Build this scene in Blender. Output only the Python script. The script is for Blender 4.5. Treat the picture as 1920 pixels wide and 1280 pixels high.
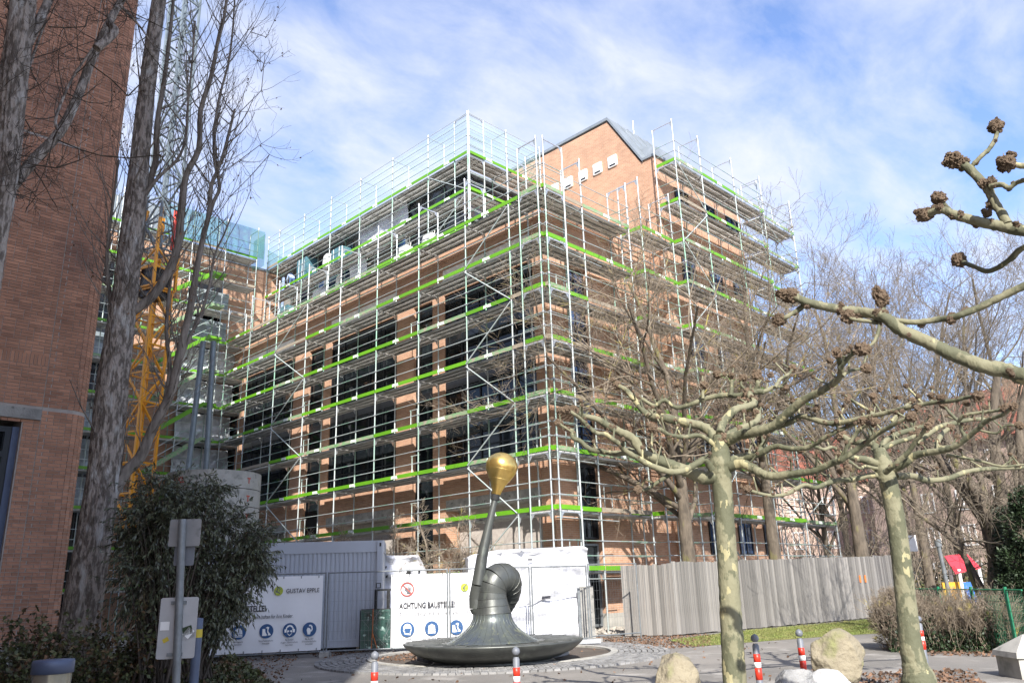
import bpy, math, random
import numpy as np
from mathutils import Vector, Matrix, noise as mnoise

for o in list(bpy.data.objects): bpy.data.objects.remove(o)
SC = bpy.context.scene
COL = SC.collection
rad = math.radians

# ------------------------------------------------------------------ camera
F_PX, EYE = 1490.0, 1.6
_a, _b, _c = rad(44.6), rad(17.1), rad(-1.9)
_f = np.array([math.cos(_a)*math.cos(_b), math.sin(_a)*math.cos(_b), math.sin(_b)])
_r = np.array([math.sin(_a), -math.cos(_a), 0.0]); _u = np.cross(_r, _f)
CAMR = np.stack([math.cos(_c)*_r+math.sin(_c)*_u, -math.sin(_c)*_r+math.cos(_c)*_u, _f])
CAMP = np.array([0, 0, EYE])
cam_d = bpy.data.cameras.new('camera'); cam = bpy.data.objects.new('camera', cam_d); COL.objects.link(cam)
cam_d.sensor_width = 36; cam_d.lens = F_PX/1920*36; cam_d.clip_start = .05; cam_d.clip_end = 2000
M = Matrix.Identity(4)
for i in range(3):
    M[i][0] = CAMR[0][i]; M[i][1] = CAMR[1][i]; M[i][2] = -CAMR[2][i]; M[i][3] = CAMP[i]
cam.matrix_world = M
SC.camera = cam
SC.render.resolution_x, SC.render.resolution_y = 1024, 682

# surveying helpers: a bearing seen from the camera point, met with a known plane or distance
def _ray(x, y): return np.array([(x-960)/F_PX, -(y-640)/F_PX, 1.0]) @ CAMR
def onz(x, y, z=0.0): w = _ray(x, y); return Vector(CAMP + w*(z-EYE)/w[2])
def onX(x, y, X): w = _ray(x, y); return Vector(CAMP + w*X/w[0])
def onY(x, y, Y): w = _ray(x, y); return Vector(CAMP + w*Y/w[1])
def atd(x, y, d): w = _ray(x, y); return Vector(CAMP + w*d/math.hypot(w[0], w[1]))

# ------------------------------------------------------------------ light
SUN_EL = 35.0
SUN_H = Vector((-.66, -.75, 0)).normalized()
SUNV = (SUN_H*math.cos(rad(SUN_EL)) + Vector((0, 0, math.sin(rad(SUN_EL))))).normalized()
sd = bpy.data.lights.new('sun', 'SUN'); sun = bpy.data.objects.new('sun', sd); COL.objects.link(sun)
sd.energy = 4.6; sd.angle = rad(.53); sd.color = (1.0, .955, .89)
sun.rotation_euler = (-SUNV).to_track_quat('-Z', 'Y').to_euler()
sun.location = (0, 0, 60)
SC.view_settings.view_transform = 'Standard'; SC.view_settings.look = 'None'
SC.view_settings.exposure = 1.08; SC.view_settings.gamma = 1

W = bpy.data.worlds.new('World'); SC.world = W; W.use_nodes = True
nt = W.node_tree; N = nt.nodes; L = nt.links
for n in list(N): N.remove(n)
def nn(t, **k):
    n = N.new(t)
    for a, v in k.items(): setattr(n, a, v)
    return n
out = nn('ShaderNodeOutputWorld'); bg = nn('ShaderNodeBackground'); bg.inputs[1].default_value = .142
sky = nn('ShaderNodeTexSky', sky_type='NISHITA', sun_disc=False)
sky.sun_elevation = rad(SUN_EL); sky.sun_rotation = math.atan2(SUN_H.x, SUN_H.y)
sky.air_density = 1.0; sky.dust_density = .7; sky.ozone_density = 2.5
tc = nn('ShaderNodeTexCoord'); sep = nn('ShaderNodeSeparateXYZ'); L.new(tc.outputs['Generated'], sep.inputs[0])
addz = nn('ShaderNodeMath', operation='MAXIMUM'); L.new(sep.outputs[2], addz.inputs[0]); addz.inputs[1].default_value = 0.0
az2 = nn('ShaderNodeMath', operation='ADD'); L.new(addz.outputs[0], az2.inputs[0]); az2.inputs[1].default_value = .22
dx = nn('ShaderNodeMath', operation='DIVIDE'); L.new(sep.outputs[0], dx.inputs[0]); L.new(az2.outputs[0], dx.inputs[1])
dy = nn('ShaderNodeMath', operation='DIVIDE'); L.new(sep.outputs[1], dy.inputs[0]); L.new(az2.outputs[0], dy.inputs[1])
cb = nn('ShaderNodeCombineXYZ'); L.new(dx.outputs[0], cb.inputs[0]); L.new(dy.outputs[0], cb.inputs[1])
mp = nn('ShaderNodeMapping'); L.new(cb.outputs[0], mp.inputs[0])
mp.inputs['Location'].default_value = (3.35, 1.2, 0); mp.inputs['Rotation'].default_value = (0, 0, rad(20)); mp.inputs['Scale'].default_value = (.62, 1.0, 1)
n1 = nn('ShaderNodeTexNoise'); n1.inputs['Scale'].default_value = .95; n1.inputs['Detail'].default_value = 9; n1.inputs['Roughness'].default_value = .56; n1.inputs['Distortion'].default_value = .15
L.new(mp.outputs[0], n1.inputs['Vector'])
n2 = nn('ShaderNodeTexNoise'); n2.inputs['Scale'].default_value = 7; n2.inputs['Detail'].default_value = 6; n2.inputs['Roughness'].default_value = .6; n2.inputs['Distortion'].default_value = .3
L.new(mp.outputs[0], n2.inputs['Vector'])
mx0 = nn('ShaderNodeMath', operation='MULTIPLY_ADD'); L.new(n2.outputs['Fac'], mx0.inputs[0]); mx0.inputs[1].default_value = .34; L.new(n1.outputs['Fac'], mx0.inputs[2])
ramp = nn('ShaderNodeValToRGB'); L.new(mx0.outputs[0], ramp.inputs[0])
ramp.color_ramp.elements[0].position = .60; ramp.color_ramp.elements[0].color = (.03, .03, .03, 1)
ramp.color_ramp.elements[1].position = .80; ramp.color_ramp.elements[1].color = (.97, .97, .97, 1)
sm = nn('ShaderNodeMix', data_type='RGBA', blend_type='MULTIPLY'); sm.inputs['Factor'].default_value = 1
L.new(sky.outputs[0], sm.inputs['A']); sm.inputs['B'].default_value = (.96, .98, 1.14, 1)
mix = nn('ShaderNodeMix', data_type='RGBA'); L.new(ramp.outputs[0], mix.inputs['Factor'])
L.new(sm.outputs['Result'], mix.inputs['A']); mix.inputs['B'].default_value = (3.2, 3.35, 3.9, 1)
L.new(mix.outputs['Result'], bg.inputs[0]); L.new(bg.outputs[0], out.inputs[0])

# ------------------------------------------------------------------ cycles
SC.render.engine = 'CYCLES'
SC.cycles.max_bounces = 6; SC.cycles.transparent_max_bounces = 12
# ------------------------------------------------------------------ materials
MATS = {}
def _new(name):
    m = bpy.data.materials.new(name); m.use_nodes = True
    b = m.node_tree.nodes['Principled BSDF']; MATS[name] = m
    return m, m.node_tree.nodes, m.node_tree.links, b
def pmat(name, c1, c2=None, scale=3, rough=.7, metal=0, bump=0, bscale=None, detail=6, lo=.35, hi=.65, rnd=0, isl=0, stretch=(1, 1, 1), spec=.5, c3=None, s3=20, lo3=.6, hi3=.7, bdist=.02, trans=0, alpha=1):
    m, n, l, b = _new(name)
    b.inputs['Roughness'].default_value = rough; b.inputs['Metallic'].default_value = metal
    b.inputs['Specular IOR Level'].default_value = spec
    t = n.new('ShaderNodeTexCoord'); mp = n.new('ShaderNodeMapping'); mp.inputs['Scale'].default_value = stretch
    l.new(t.outputs['Object'], mp.inputs[0])
    col = None
    if c2 is not None:
        tx = n.new('ShaderNodeTexNoise'); tx.inputs['Scale'].default_value = scale; tx.inputs['Detail'].default_value = detail; tx.inputs['Roughness'].default_value = .6
        l.new(mp.outputs[0], tx.inputs['Vector'])
        mr = n.new('ShaderNodeMapRange'); mr.inputs['From Min'].default_value = lo; mr.inputs['From Max'].default_value = hi
        l.new(tx.outputs['Fac'], mr.inputs['Value'])
        mx = n.new('ShaderNodeMix'); mx.data_type = 'RGBA'; mx.inputs['A'].default_value = (*c1, 1); mx.inputs['B'].default_value = (*c2, 1)
        l.new(mr.outputs[0], mx.inputs['Factor']); col = mx.outputs['Result']
    if c3 is not None:
        tx = n.new('ShaderNodeTexNoise'); tx.inputs['Scale'].default_value = s3; tx.inputs['Detail'].default_value = 4
        l.new(mp.outputs[0], tx.inputs['Vector'])
        mr = n.new('ShaderNodeMapRange'); mr.inputs['From Min'].default_value = lo3; mr.inputs['From Max'].default_value = hi3
        l.new(tx.outputs['Fac'], mr.inputs['Value'])
        mx = n.new('ShaderNodeMix'); mx.data_type = 'RGBA'
        if col is None: mx.inputs['A'].default_value = (*c1, 1)
        else: l.new(col, mx.inputs['A'])
        mx.inputs['B'].default_value = (*c3, 1); l.new(mr.outputs[0], mx.inputs['Factor']); col = mx.outputs['Result']
    if rnd or isl:
        hs = n.new('ShaderNodeHueSaturation')
        oi = n.new('ShaderNodeObjectInfo'); ge = n.new('ShaderNodeNewGeometry')
        ad = n.new('ShaderNodeMath'); ad.operation = 'ADD'; l.new(oi.outputs['Random'], ad.inputs[0]); l.new(ge.outputs['Random Per Island'], ad.inputs[1])
        fr = n.new('ShaderNodeMath'); fr.operation = 'FRACT'; l.new(ad.outputs[0], fr.inputs[0])
        mr = n.new('ShaderNodeMapRange'); k = max(rnd, isl); mr.inputs['To Min'].default_value = 1-k; mr.inputs['To Max'].default_value = 1+k
        l.new(fr.outputs[0] if isl else oi.outputs['Random'], mr.inputs['Value']); l.new(mr.outputs[0], hs.inputs['Value'])
        if col is None: hs.inputs['Color'].default_value = (*c1, 1)
        else: l.new(col, hs.inputs['Color'])
        col = hs.outputs[0]
    if col is None: b.inputs['Base Color'].default_value = (*c1, 1)
    else: l.new(col, b.inputs['Base Color'])
    if bump:
        tx = n.new('ShaderNodeTexNoise'); tx.inputs['Scale'].default_value = bscale or scale*3; tx.inputs['Detail'].default_value = 8
        l.new(mp.outputs[0], tx.inputs['Vector'])
        bp = n.new('ShaderNodeBump'); bp.inputs['Strength'].default_value = bump; bp.inputs['Distance'].default_value = bdist
        l.new(tx.outputs['Fac'], bp.inputs['Height']); l.new(bp.outputs[0], b.inputs['Normal'])
    if trans: b.inputs['Transmission Weight'].default_value = trans
    if alpha < 1: b.inputs['Alpha'].default_value = alpha
    return m
def brickmat(name, a, c, mortar, bump=.5):
    m, n, l, b = _new(name)
    b.inputs['Roughness'].default_value = .88
    t = n.new('ShaderNodeTexCoord')
    br = n.new('ShaderNodeTexBrick'); l.new(t.outputs['UV'], br.inputs['Vector'])
    br.inputs['Color1'].default_value = (*a, 1); br.inputs['Color2'].default_value = (*c, 1); br.inputs['Mortar'].default_value = (*mortar, 1)
    br.inputs['Scale'].default_value = 1; br.inputs['Brick Width'].default_value = .25; br.inputs['Row Height'].default_value = .0765
    br.inputs['Mortar Size'].default_value = .0055; br.inputs['Mortar Smooth'].default_value = .15; br.inputs['Bias'].default_value = -.1
    no = n.new('ShaderNodeTexNoise'); no.inputs['Scale'].default_value = .9; no.inputs['Detail'].default_value = 7; no.inputs['Roughness'].default_value = .65; l.new(t.outputs['Object'], no.inputs['Vector'])
    mr = n.new('ShaderNodeMapRange'); mr.inputs['From Min'].default_value = .3; mr.inputs['From Max'].default_value = .7; mr.inputs['To Min'].default_value = .84; mr.inputs['To Max'].default_value = 1.1; l.new(no.outputs['Fac'], mr.inputs['Value'])
    hs = n.new('ShaderNodeHueSaturation'); l.new(br.outputs['Color'], hs.inputs['Color']); l.new(mr.outputs[0], hs.inputs['Value'])
    l.new(hs.outputs[0], b.inputs['Base Color'])
    bp = n.new('ShaderNodeBump'); bp.inputs['Strength'].default_value = bump; bp.inputs['Distance'].default_value = .008; bp.invert = True
    l.new(br.outputs['Fac'], bp.inputs['Height']); l.new(bp.outputs[0], b.inputs['Normal'])
    return m
brick = brickmat('orange_brick', (.49, .280, .172), (.39, .210, .126), (.47, .40, .33))
pmat('brick_piece', (.45, .232, .145), (.34, .170, .106), 1.6, .88, bump=.35, bscale=60, isl=.22, bdist=.004, c3=(.24, .125, .088), s3=.6, lo3=.52, hi3=.74)
pmat('mortar', (.44, .40, .36), (.36, .32, .29), 6, .95)
pmat('concrete', (.36, .35, .32), (.22, .215, .20), 2.5, .9, bump=.25, bscale=25, c3=(.13, .13, .12), s3=7)
pmat('concrete_pale', (.40, .385, .345), (.29, .28, .25), 2.5, .9, bump=.2, bscale=25, c3=(.17, .17, .15), s3=4, lo3=.58, hi3=.72)
pmat('plaster_white', (.72, .69, .63), (.58, .55, .50), 3, .9)
pmat('frame_dark', (.018, .020, .024), rough=.35, metal=.3)
pmat('glass_dark', (.006, .008, .010), (.014, .018, .021), .9, .05, spec=.32)
pmat('glass_blue', (.04, .085, .20), (.012, .018, .03), .8, .05, spec=.6)
pmat('zinc', (.62, .64, .66), (.44, .46, .47), 6, .38, .65, c3=(.24, .24, .24), s3=14, lo3=.62, hi3=.74)
pmat('tube', (.42, .46, .46), (.12, .36, .21), 1.3, .42, .3, lo=.46, hi=.56, detail=3, rnd=.16, c3=(.20, .22, .21), s3=18, lo3=.60, hi3=.75)
pmat('tube_white', (.50, .54, .53), (.30, .42, .36), 1.4, .42, .3, lo=.45, hi=.62, detail=3, rnd=.14)
pmat('plank', (.66, .65, .61), (.46, .45, .42), 2.2, .6, .0, rnd=.22, c3=(.22, .21, .19), s3=7, lo3=.58, hi3=.70)
pmat('toe_bright', (.125, .34, .008), (.10, .285, .010), 4, .5, rnd=.12)
pmat('toe_old', (.13, .30, .12), (.26, .32, .20), 5, .7, c3=(.30, .27, .20), s3=10, lo3=.5, hi3=.62)
pmat('toe_wood', (.34, .29, .22), (.24, .20, .15), 6, .8, stretch=(1, 1, 6))
pmat('white_print', (.80, .80, .78), rough=.5)
pmat('rubber', (.02, .02, .02), rough=.8)
pmat('metal_roof', (.27, .30, .32), (.21, .235, .25), 2, .45, .3)
pmat('cladding', (.27, .255, .235), (.22, .21, .195), 1.5, .6, rnd=.12)
pmat('foil', (.035, .042, .055), (.02, .024, .03), 3, .16, spec=.9, bump=.5, bscale=5, bdist=.05)
pmat('foil_clear', (.30, .34, .36), (.16, .20, .22), 2.5, .14, spec=.9, bump=.5, bscale=6, bdist=.05)
pmat('tarp', (.60, .61, .64), (.50, .51, .55), 1.4, .38, spec=.5, bump=.7, bscale=2.6, bdist=.12)
pmat('sheet_white', (.62, .65, .68), (.36, .39, .42), 1.6, .2, spec=.8, bump=.7, bscale=4, bdist=.08)
pmat('net_green', (.03, .17, .11), (.02, .13, .085), 8, .8, alpha=.5)
pmat('net_mint', (.45, .72, .66), (.40, .68, .62), 8, .8, alpha=.07)
pmat('crane_orange', (.80, .34, .02), (.68, .27, .015), 4, .45)
pmat('crane_grey', (.20, .24, .26), (.15, .18, .20), 4, .5, .2)
pmat('red_paint', (.55, .05, .03), rough=.6)
pmat('container', (.40, .43, .48), (.36, .385, .43), 1, .5, bump=.05)
pmat('vinyl', (.74, .745, .76), (.68, .685, .70), 1.2, .42, bump=.2, bscale=2.2, bdist=.04)
pmat('print_black', (.02, .02, .024), rough=.6)
pmat('print_grey', (.10, .10, .11), rough=.6)
pmat('print_blue', (.018, .075, .20), rough=.55)
pmat('print_lime', (.36, .42, .03), rough=.55)
pmat('print_red', (.42, .06, .04), rough=.55)
pmat('galv', (.21, .225, .235), (.14, .155, .16), 8, .5, .3)
pmat('sign_back', (.27, .27, .27), (.20, .205, .21), 3, .5, .2, c3=(.15, .15, .15), s3=9, lo3=.6, hi3=.7)
pmat('bronze', (.112, .118, .108), (.062, .066, .064), 2.6, .40, .45, c3=(.17, .19, .16), s3=5, lo3=.60, hi3=.78, bump=.10, bscale=20, stretch=(1, 1, .35))
pmat('sign_pale', (.46, .46, .46), (.38, .385, .39), 3, .5, .1, c3=(.25, .25, .25), s3=7, lo3=.62, hi3=.72)
pmat('bag_white', (.62, .62, .60), (.50, .50, .48), 4, .7, bump=.6, bscale=6, bdist=.05)
pmat('crate_teal', (.10, .22, .26), (.05, .12, .15), 3, .3)
pmat('bronze_flare', (.125, .14, .125), (.085, .098, .115), 2.5, .36, .5, c3=(.20, .215, .15), s3=9, lo3=.56, hi3=.72, stretch=(1, 1, .12))
pmat('gold', (.90, .64, .22), (.72, .47, .13), 3.0, .28, .92, c3=(.42, .28, .10), s3=8, lo3=.64, hi3=.82, bump=.06, bscale=12)
pmat('post_grey', (.16, .17, .19), (.12, .13, .15), 8, .5)
pmat('reflect_red', (.62, .035, .015), (.5, .03, .015), 10, .4)
pmat('reflect_white', (.75, .75, .74), rough=.4)
pmat('wood_board', (.25, .23, .205), (.12, .117, .112), 3.4, .85, stretch=(1.5, 1.5, .22), rnd=.34, c3=(.05, .042, .036), s3=10, lo3=.64, hi3=.70, bump=.5, bscale=30, bdist=.008)
pmat('poplar_bark', (.33, .285, .245), (.12, .098, .080), 15, .92, bump=1.0, bscale=32, stretch=(1, 1, .34), c3=(.42, .40, .37), s3=6, lo3=.57, hi3=.69, bdist=.05, lo=.44, hi=.56)
pmat('poplar_bark_fine', (.25, .215, .18), (.10, .082, .066), 9, .9, bump=.7, bscale=24, stretch=(1, 1, .2), bdist=.02)
pmat('dark_bark', (.10, .078, .060), (.045, .036, .028), 10, .92, bump=.8, bscale=14, stretch=(1, 1, .25), bdist=.03)
pmat('twig_bark', (.30, .245, .18), (.17, .135, .10), 3, .85, c3=(.36, .30, .09), s3=2.2, lo3=.60, hi3=.68)
pmat('twig_grey', (.235, .195, .14), (.125, .102, .078), 3, .85)
pmat('moss_bark', (.15, .12, .088), (.065, .052, .038), 8, .9, bump=.8, bscale=12, stretch=(1, 1, .3), c3=(.17, .16, .05), s3=3, lo3=.58, hi3=.72, bdist=.03)
pmat('plane_bark', (.098, .100, .058), (.185, .176, .108), 3.4, .8, bump=.7, bscale=16, stretch=(1, 1, .6), c3=(.31, .28, .155), s3=6.5, lo3=.625, hi3=.635, bdist=.025, lo=.49, hi=.52)
pmat('burl', (.46, .33, .215), (.19, .13, .085), 8, .9, bump=1, bscale=22, bdist=.04)
pmat('leaf_dark', (.10, .112, .062), (.055, .064, .038), 3, .33, isl=.55, c3=(.12, .095, .05), s3=2, lo3=.62, hi3=.70)
pmat('leaf_ground', (.085, .095, .030), (.045, .055, .02), 3, .6, isl=.5, c3=(.12, .065, .03), s3=4, lo3=.5, hi3=.6)
pmat('leaf_yew', (.024, .045, .014), (.014, .026, .010), 3, .6, isl=.4)
pmat('leaf_dry', (.17, .095, .055), (.11, .066, .042), 2, .85, isl=.5)
pmat('grass', (.13, .17, .035), (.18, .17, .06), 1.2, .8, isl=.35)
pmat('soil', (.10, .075, .055), (.06, .048, .038), 2, .95, bump=.5, bscale=30)
pmat('sett', (.24, .235, .225), (.17, .168, .165), 5, .85, isl=.28, bump=.35, bscale=40, bdist=.004)
pmat('boulder', (.27, .235, .165), (.175, .15, .105), 2.4, .92, bump=.9, bscale=11, c3=(.20, .205, .085), s3=2.5, lo3=.50, hi3=.66, bdist=.06)
pmat('boulder_grey', (.27, .27, .265), (.17, .17, .172), 2.6, .92, bump=.9, bscale=12, c3=(.10, .10, .10), s3=5, lo3=.58, hi3=.70, bdist=.06)
pmat('boulder_white', (.42, .42, .41), (.29, .29, .285), 2.6, .9, bump=.7, bscale=6, bdist=.05)
pmat('pink_plaster', (.56, .42, .345), (.50, .37, .30), .6, .95, bump=.1)
pmat('tile_red', (.33, .105, .065), (.24, .08, .05), 2, .85)
pmat('green_paint', (.012, .16, .075), rough=.4)
pmat('play_red', (.55, .04, .06), rough=.6); pmat('play_yellow', (.65, .33, .02), rough=.6); pmat('play_blue', (.03, .13, .42), rough=.6)
pmat('jacket', (.42, .52, .74), (.36, .46, .68), 6, .8); pmat('jeans', (.05, .10, .22), rough=.85); pmat('skin', (.5, .3, .22), rough=.6)
pmat('broken_glass', (.06, .15, .12), (.015, .028, .025), 3, .08, spec=.8, c3=(.45, .62, .55), s3=7, lo3=.60, hi3=.68, stretch=(1, .4, 1))
pmat('strap_orange', (.62, .18, .04), rough=.7)
pmat('yellow', (.55, .42, .04), rough=.6)
pmat('bin_blue', (.10, .13, .19), (.08, .10, .15), 4, .5)
pmat('lamp_blue', (.085, .115, .19), (.07, .09, .15), 4, .45, .2)
pmat('lamp_glass', (.34, .335, .28), (.22, .215, .18), 4, .15, .6)
pmat('rubble', (.46, .42, .36), (.34, .31, .27), 5, .95, isl=.25)

def gmat():
    m, n, l, b = _new('ground_gravel')
    b.inputs['Roughness'].default_value = .95
    t = n.new('ShaderNodeTexCoord')
    def noise(s, d=8, r=.6):
        x = n.new('ShaderNodeTexNoise'); x.inputs['Scale'].default_value = s; x.inputs['Detail'].default_value = d; x.inputs['Roughness'].default_value = r
        l.new(t.outputs['Object'], x.inputs['Vector']); return x.outputs['Fac']
    def mixc(a, c, f, lo, hi):
        mr = n.new('ShaderNodeMapRange'); mr.inputs['From Min'].default_value = lo; mr.inputs['From Max'].default_value = hi; l.new(f, mr.inputs['Value'])
        mx = n.new('ShaderNodeMix'); mx.data_type = 'RGBA'
        for k, v in (('A', a), ('B', c)):
            if isinstance(v, tuple): mx.inputs[k].default_value = (*v, 1)
            else: l.new(v, mx.inputs[k])
        l.new(mr.outputs[0], mx.inputs['Factor']); return mx.outputs['Result']
    c = mixc((.235, .215, .19), (.155, .145, .13), noise(.35), .35, .65)
    c = mixc(c, (.33, .31, .28), noise(1.1), .55, .68)
    c = mixc(c, (.10, .085, .07), noise(45, 4, .7), .60, .72)
    c = mixc(c, (.44, .42, .39), noise(80, 3, .7), .63, .72)
    l.new(c, b.inputs['Base Color'])
    bp = n.new('ShaderNodeBump'); bp.inputs['Strength'].default_value = .55; bp.inputs['Distance'].default_value = .015
    l.new(noise(60, 5, .7), bp.inputs['Height']); l.new(bp.outputs[0], b.inputs['Normal'])
gmat()

# ------------------------------------------------------------------ mesh building
class MB:
    def __init__(s): s.v = []; s.f = []; s.m = []; s.sm = []
    def quad(s, a, b, c, d, m=0, smooth=False):
        k = len(s.v); s.v += [tuple(a), tuple(b), tuple(c), tuple(d)]; s.f.append((k, k+1, k+2, k+3)); s.m.append(m); s.sm.append(smooth)
    def tri(s, a, b, c, m=0):
        k = len(s.v); s.v += [tuple(a), tuple(b), tuple(c)]; s.f.append((k, k+1, k+2)); s.m.append(m); s.sm.append(False)
    def box(s, x0, y0, z0, x1, y1, z1, m=0):
        s.hexa([(x0, y0, z0), (x1, y0, z0), (x1, y1, z0), (x0, y1, z0), (x0, y0, z1), (x1, y0, z1), (x1, y1, z1), (x0, y1, z1)], m)
    def hexa(s, p, m=0):
        k = len(s.v); s.v += [tuple(q) for q in p]
        for f in ((0, 3, 2, 1), (4, 5, 6, 7), (0, 1, 5, 4), (1, 2, 6, 5), (2, 3, 7, 6), (3, 0, 4, 7)):
            s.f.append(tuple(k+i for i in f)); s.m.append(m); s.sm.append(False)
    def obox(s, c, u, n, w, du, dn, dw, m=0):   # centre, three axes, half sizes
        c, u, n, w = Vector(c), Vector(u)*du, Vector(n)*dn, Vector(w)*dw
        s.hexa([c-u-n-w, c+u-n-w, c+u+n-w, c-u+n-w, c-u-n+w, c+u-n+w, c+u+n+w, c-u+n+w], m)
    def bar(s, a, b, w, h, m=0, up=(0, 0, 1)):
        a, b = Vector(a), Vector(b); d = (b-a); Ln = d.length; d.normalize()
        up = Vector(up)
        if abs(d.dot(up)) > .98: up = Vector((1, 0, 0))
        sd_ = d.cross(up).normalized(); up = sd_.cross(d)
        s.obox((a+b)/2, d, sd_, up, Ln/2, w/2, h/2, m)
    def tube(s, pts, rr, n=8, m=0, caps=True, smooth=True):
        pts = [Vector(p) for p in pts]
        if not isinstance(rr, (list, tuple)): rr = [rr]*len(pts)
        k0 = len(s.v); prev = None
        for i, p in enumerate(pts):
            d = (pts[min(i+1, len(pts)-1)]-pts[max(i-1, 0)])
            if d.length < 1e-9: d = Vector((0, 0, 1))
            d.normalize()
            if prev is None:
                a = d.orthogonal().normalized()
            else:
                a = prev - d*prev.dot(d)
                a = a.normalized() if a.length > 1e-6 else d.orthogonal().normalized()
            prev = a; b = d.cross(a)
            for j in range(n):
                t = 2*math.pi*j/n; s.v.append(tuple(p+(a*math.cos(t)+b*math.sin(t))*rr[i]))
        for i in range(len(pts)-1):
            for j in range(n):
                j2 = (j+1) % n
                s.f.append((k0+i*n+j, k0+i*n+j2, k0+(i+1)*n+j2, k0+(i+1)*n+j)); s.m.append(m); s.sm.append(smooth)
        if caps:
            e = k0+(len(pts)-1)*n; k1 = len(s.v); s.v += s.v[k0:k0+n]+s.v[e:e+n]
            s.f.append(tuple(k1+j for j in range(n))[::-1]); s.m.append(m); s.sm.append(False)
            s.f.append(tuple(k1+n+j for j in range(n))); s.m.append(m); s.sm.append(False)
    def lathe(s, prof, c=(0, 0, 0), n=24, m=0, smooth=True, a0=0, a1=2*math.pi):
        k0 = len(s.v); full = abs(a1-a0-2*math.pi) < 1e-6; cols = n if full else n+1
        for (r, z) in prof:
            for j in range(cols):
                t = a0+(a1-a0)*j/n; s.v.append((c[0]+r*math.cos(t), c[1]+r*math.sin(t), c[2]+z))
        for i in range(len(prof)-1):
            for j in range(n):
                j2 = (j+1) % cols
                s.f.append((k0+i*cols+j, k0+i*cols+j2, k0+(i+1)*cols+j2, k0+(i+1)*cols+j)); s.m.append(m); s.sm.append(smooth)
    def prism(s, poly, o, u, v, n, t, m=0):   # 2D outline in the frame (o; u, v), thickness t along n
        o, u, v, n = Vector(o), Vector(u), Vector(v), Vector(n)
        k = len(s.v); c = len(poly)
        for (a, b) in poly: s.v.append(tuple(o+u*a+v*b))
        for (a, b) in poly: s.v.append(tuple(o+u*a+v*b+n*t))
        s.f.append(tuple(range(k, k+c))[::-1]); s.f.append(tuple(range(k+c, k+2*c))); s.m += [m, m]; s.sm += [False, False]
        for i in range(c):
            j = (i+1) % c; s.f.append((k+i, k+j, k+c+j, k+c+i)); s.m.append(m); s.sm.append(False)
    def mesh(s, name, mats, uv=False):
        me = bpy.data.meshes.new(name)
        me.from_pydata(s.v, [], s.f)
        for x in (mats if isinstance(mats, (list, tuple)) else [mats]): me.materials.append(MATS[x])
        if any(s.m): me.polygons.foreach_set('material_index', s.m)
        me.polygons.foreach_set('use_smooth', s.sm)
        if uv: boxuv(me)
        me.update(); return me
def boxuv(me):
    nl = len(me.loops); co = np.empty(len(me.vertices)*3); me.vertices.foreach_get('co', co); co = co.reshape(-1, 3)
    vi = np.empty(nl, int); me.loops.foreach_get('vertex_index', vi)
    no = np.empty(len(me.polygons)*3); me.polygons.foreach_get('normal', no); no = no.reshape(-1, 3)
    lt = np.empty(len(me.polygons), int); me.polygons.foreach_get('loop_total', lt)
    pn = np.repeat(no, lt, axis=0); p = co[vi]
    u = np.where(np.abs(pn[:, 2]) > .7, p[:, 0], np.where(np.abs(pn[:, 0]) > np.abs(pn[:, 1]), p[:, 1], p[:, 0]))
    v = np.where(np.abs(pn[:, 2]) > .7, p[:, 1], p[:, 2])
    uvl = me.uv_layers.new(name='UVMap'); uvl.data.foreach_set('uv', np.stack([u, v], 1).ravel())
def link(name, me, parent=None, loc=None, M4=None, kind=None):
    o = bpy.data.objects.new(name, me); COL.objects.link(o)
    if parent is not None: o.parent = parent
    if loc is not None: o.location = loc
    if M4 is not None: o.matrix_local = M4
    if kind: o['kind'] = kind
    return o
def thing(name, label, cat, loc=(0, 0, 0), rz=0, group=None):
    o = bpy.data.objects.new(name, None); COL.objects.link(o); o.location = loc; o.rotation_euler = (0, 0, rz)
    o.empty_display_size = .2
    return tag(o, label, cat, group)
def tag(o, label, cat, group=None):
    o['label'] = label; o['category'] = cat
    if group: o['group'] = group
    return o
def part(name, mb, mats, parent=None, uv=False, kind=None, label=None, loc=None):
    o = link(name, mb.mesh(name, mats, uv), parent, loc, kind=kind)
    if label: o['label'] = label
    return o
def basis(p, u, n, w):
    p, u, n, w = Vector(p), Vector(u), Vector(n), Vector(w)
    return Matrix(((u.x, n.x, w.x, p.x), (u.y, n.y, w.y, p.y), (u.z, n.z, w.z, p.z), (0, 0, 0, 1)))
def span(p, q, s=1.0):     # maps a unit piece along +Z onto p..q
    p, q = Vector(p), Vector(q); d = q-p; Ln = d.length; w = d/Ln; a = w.orthogonal().normalized(); b = w.cross(a)
    return basis(p, a*s, b*s, w*Ln)
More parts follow.
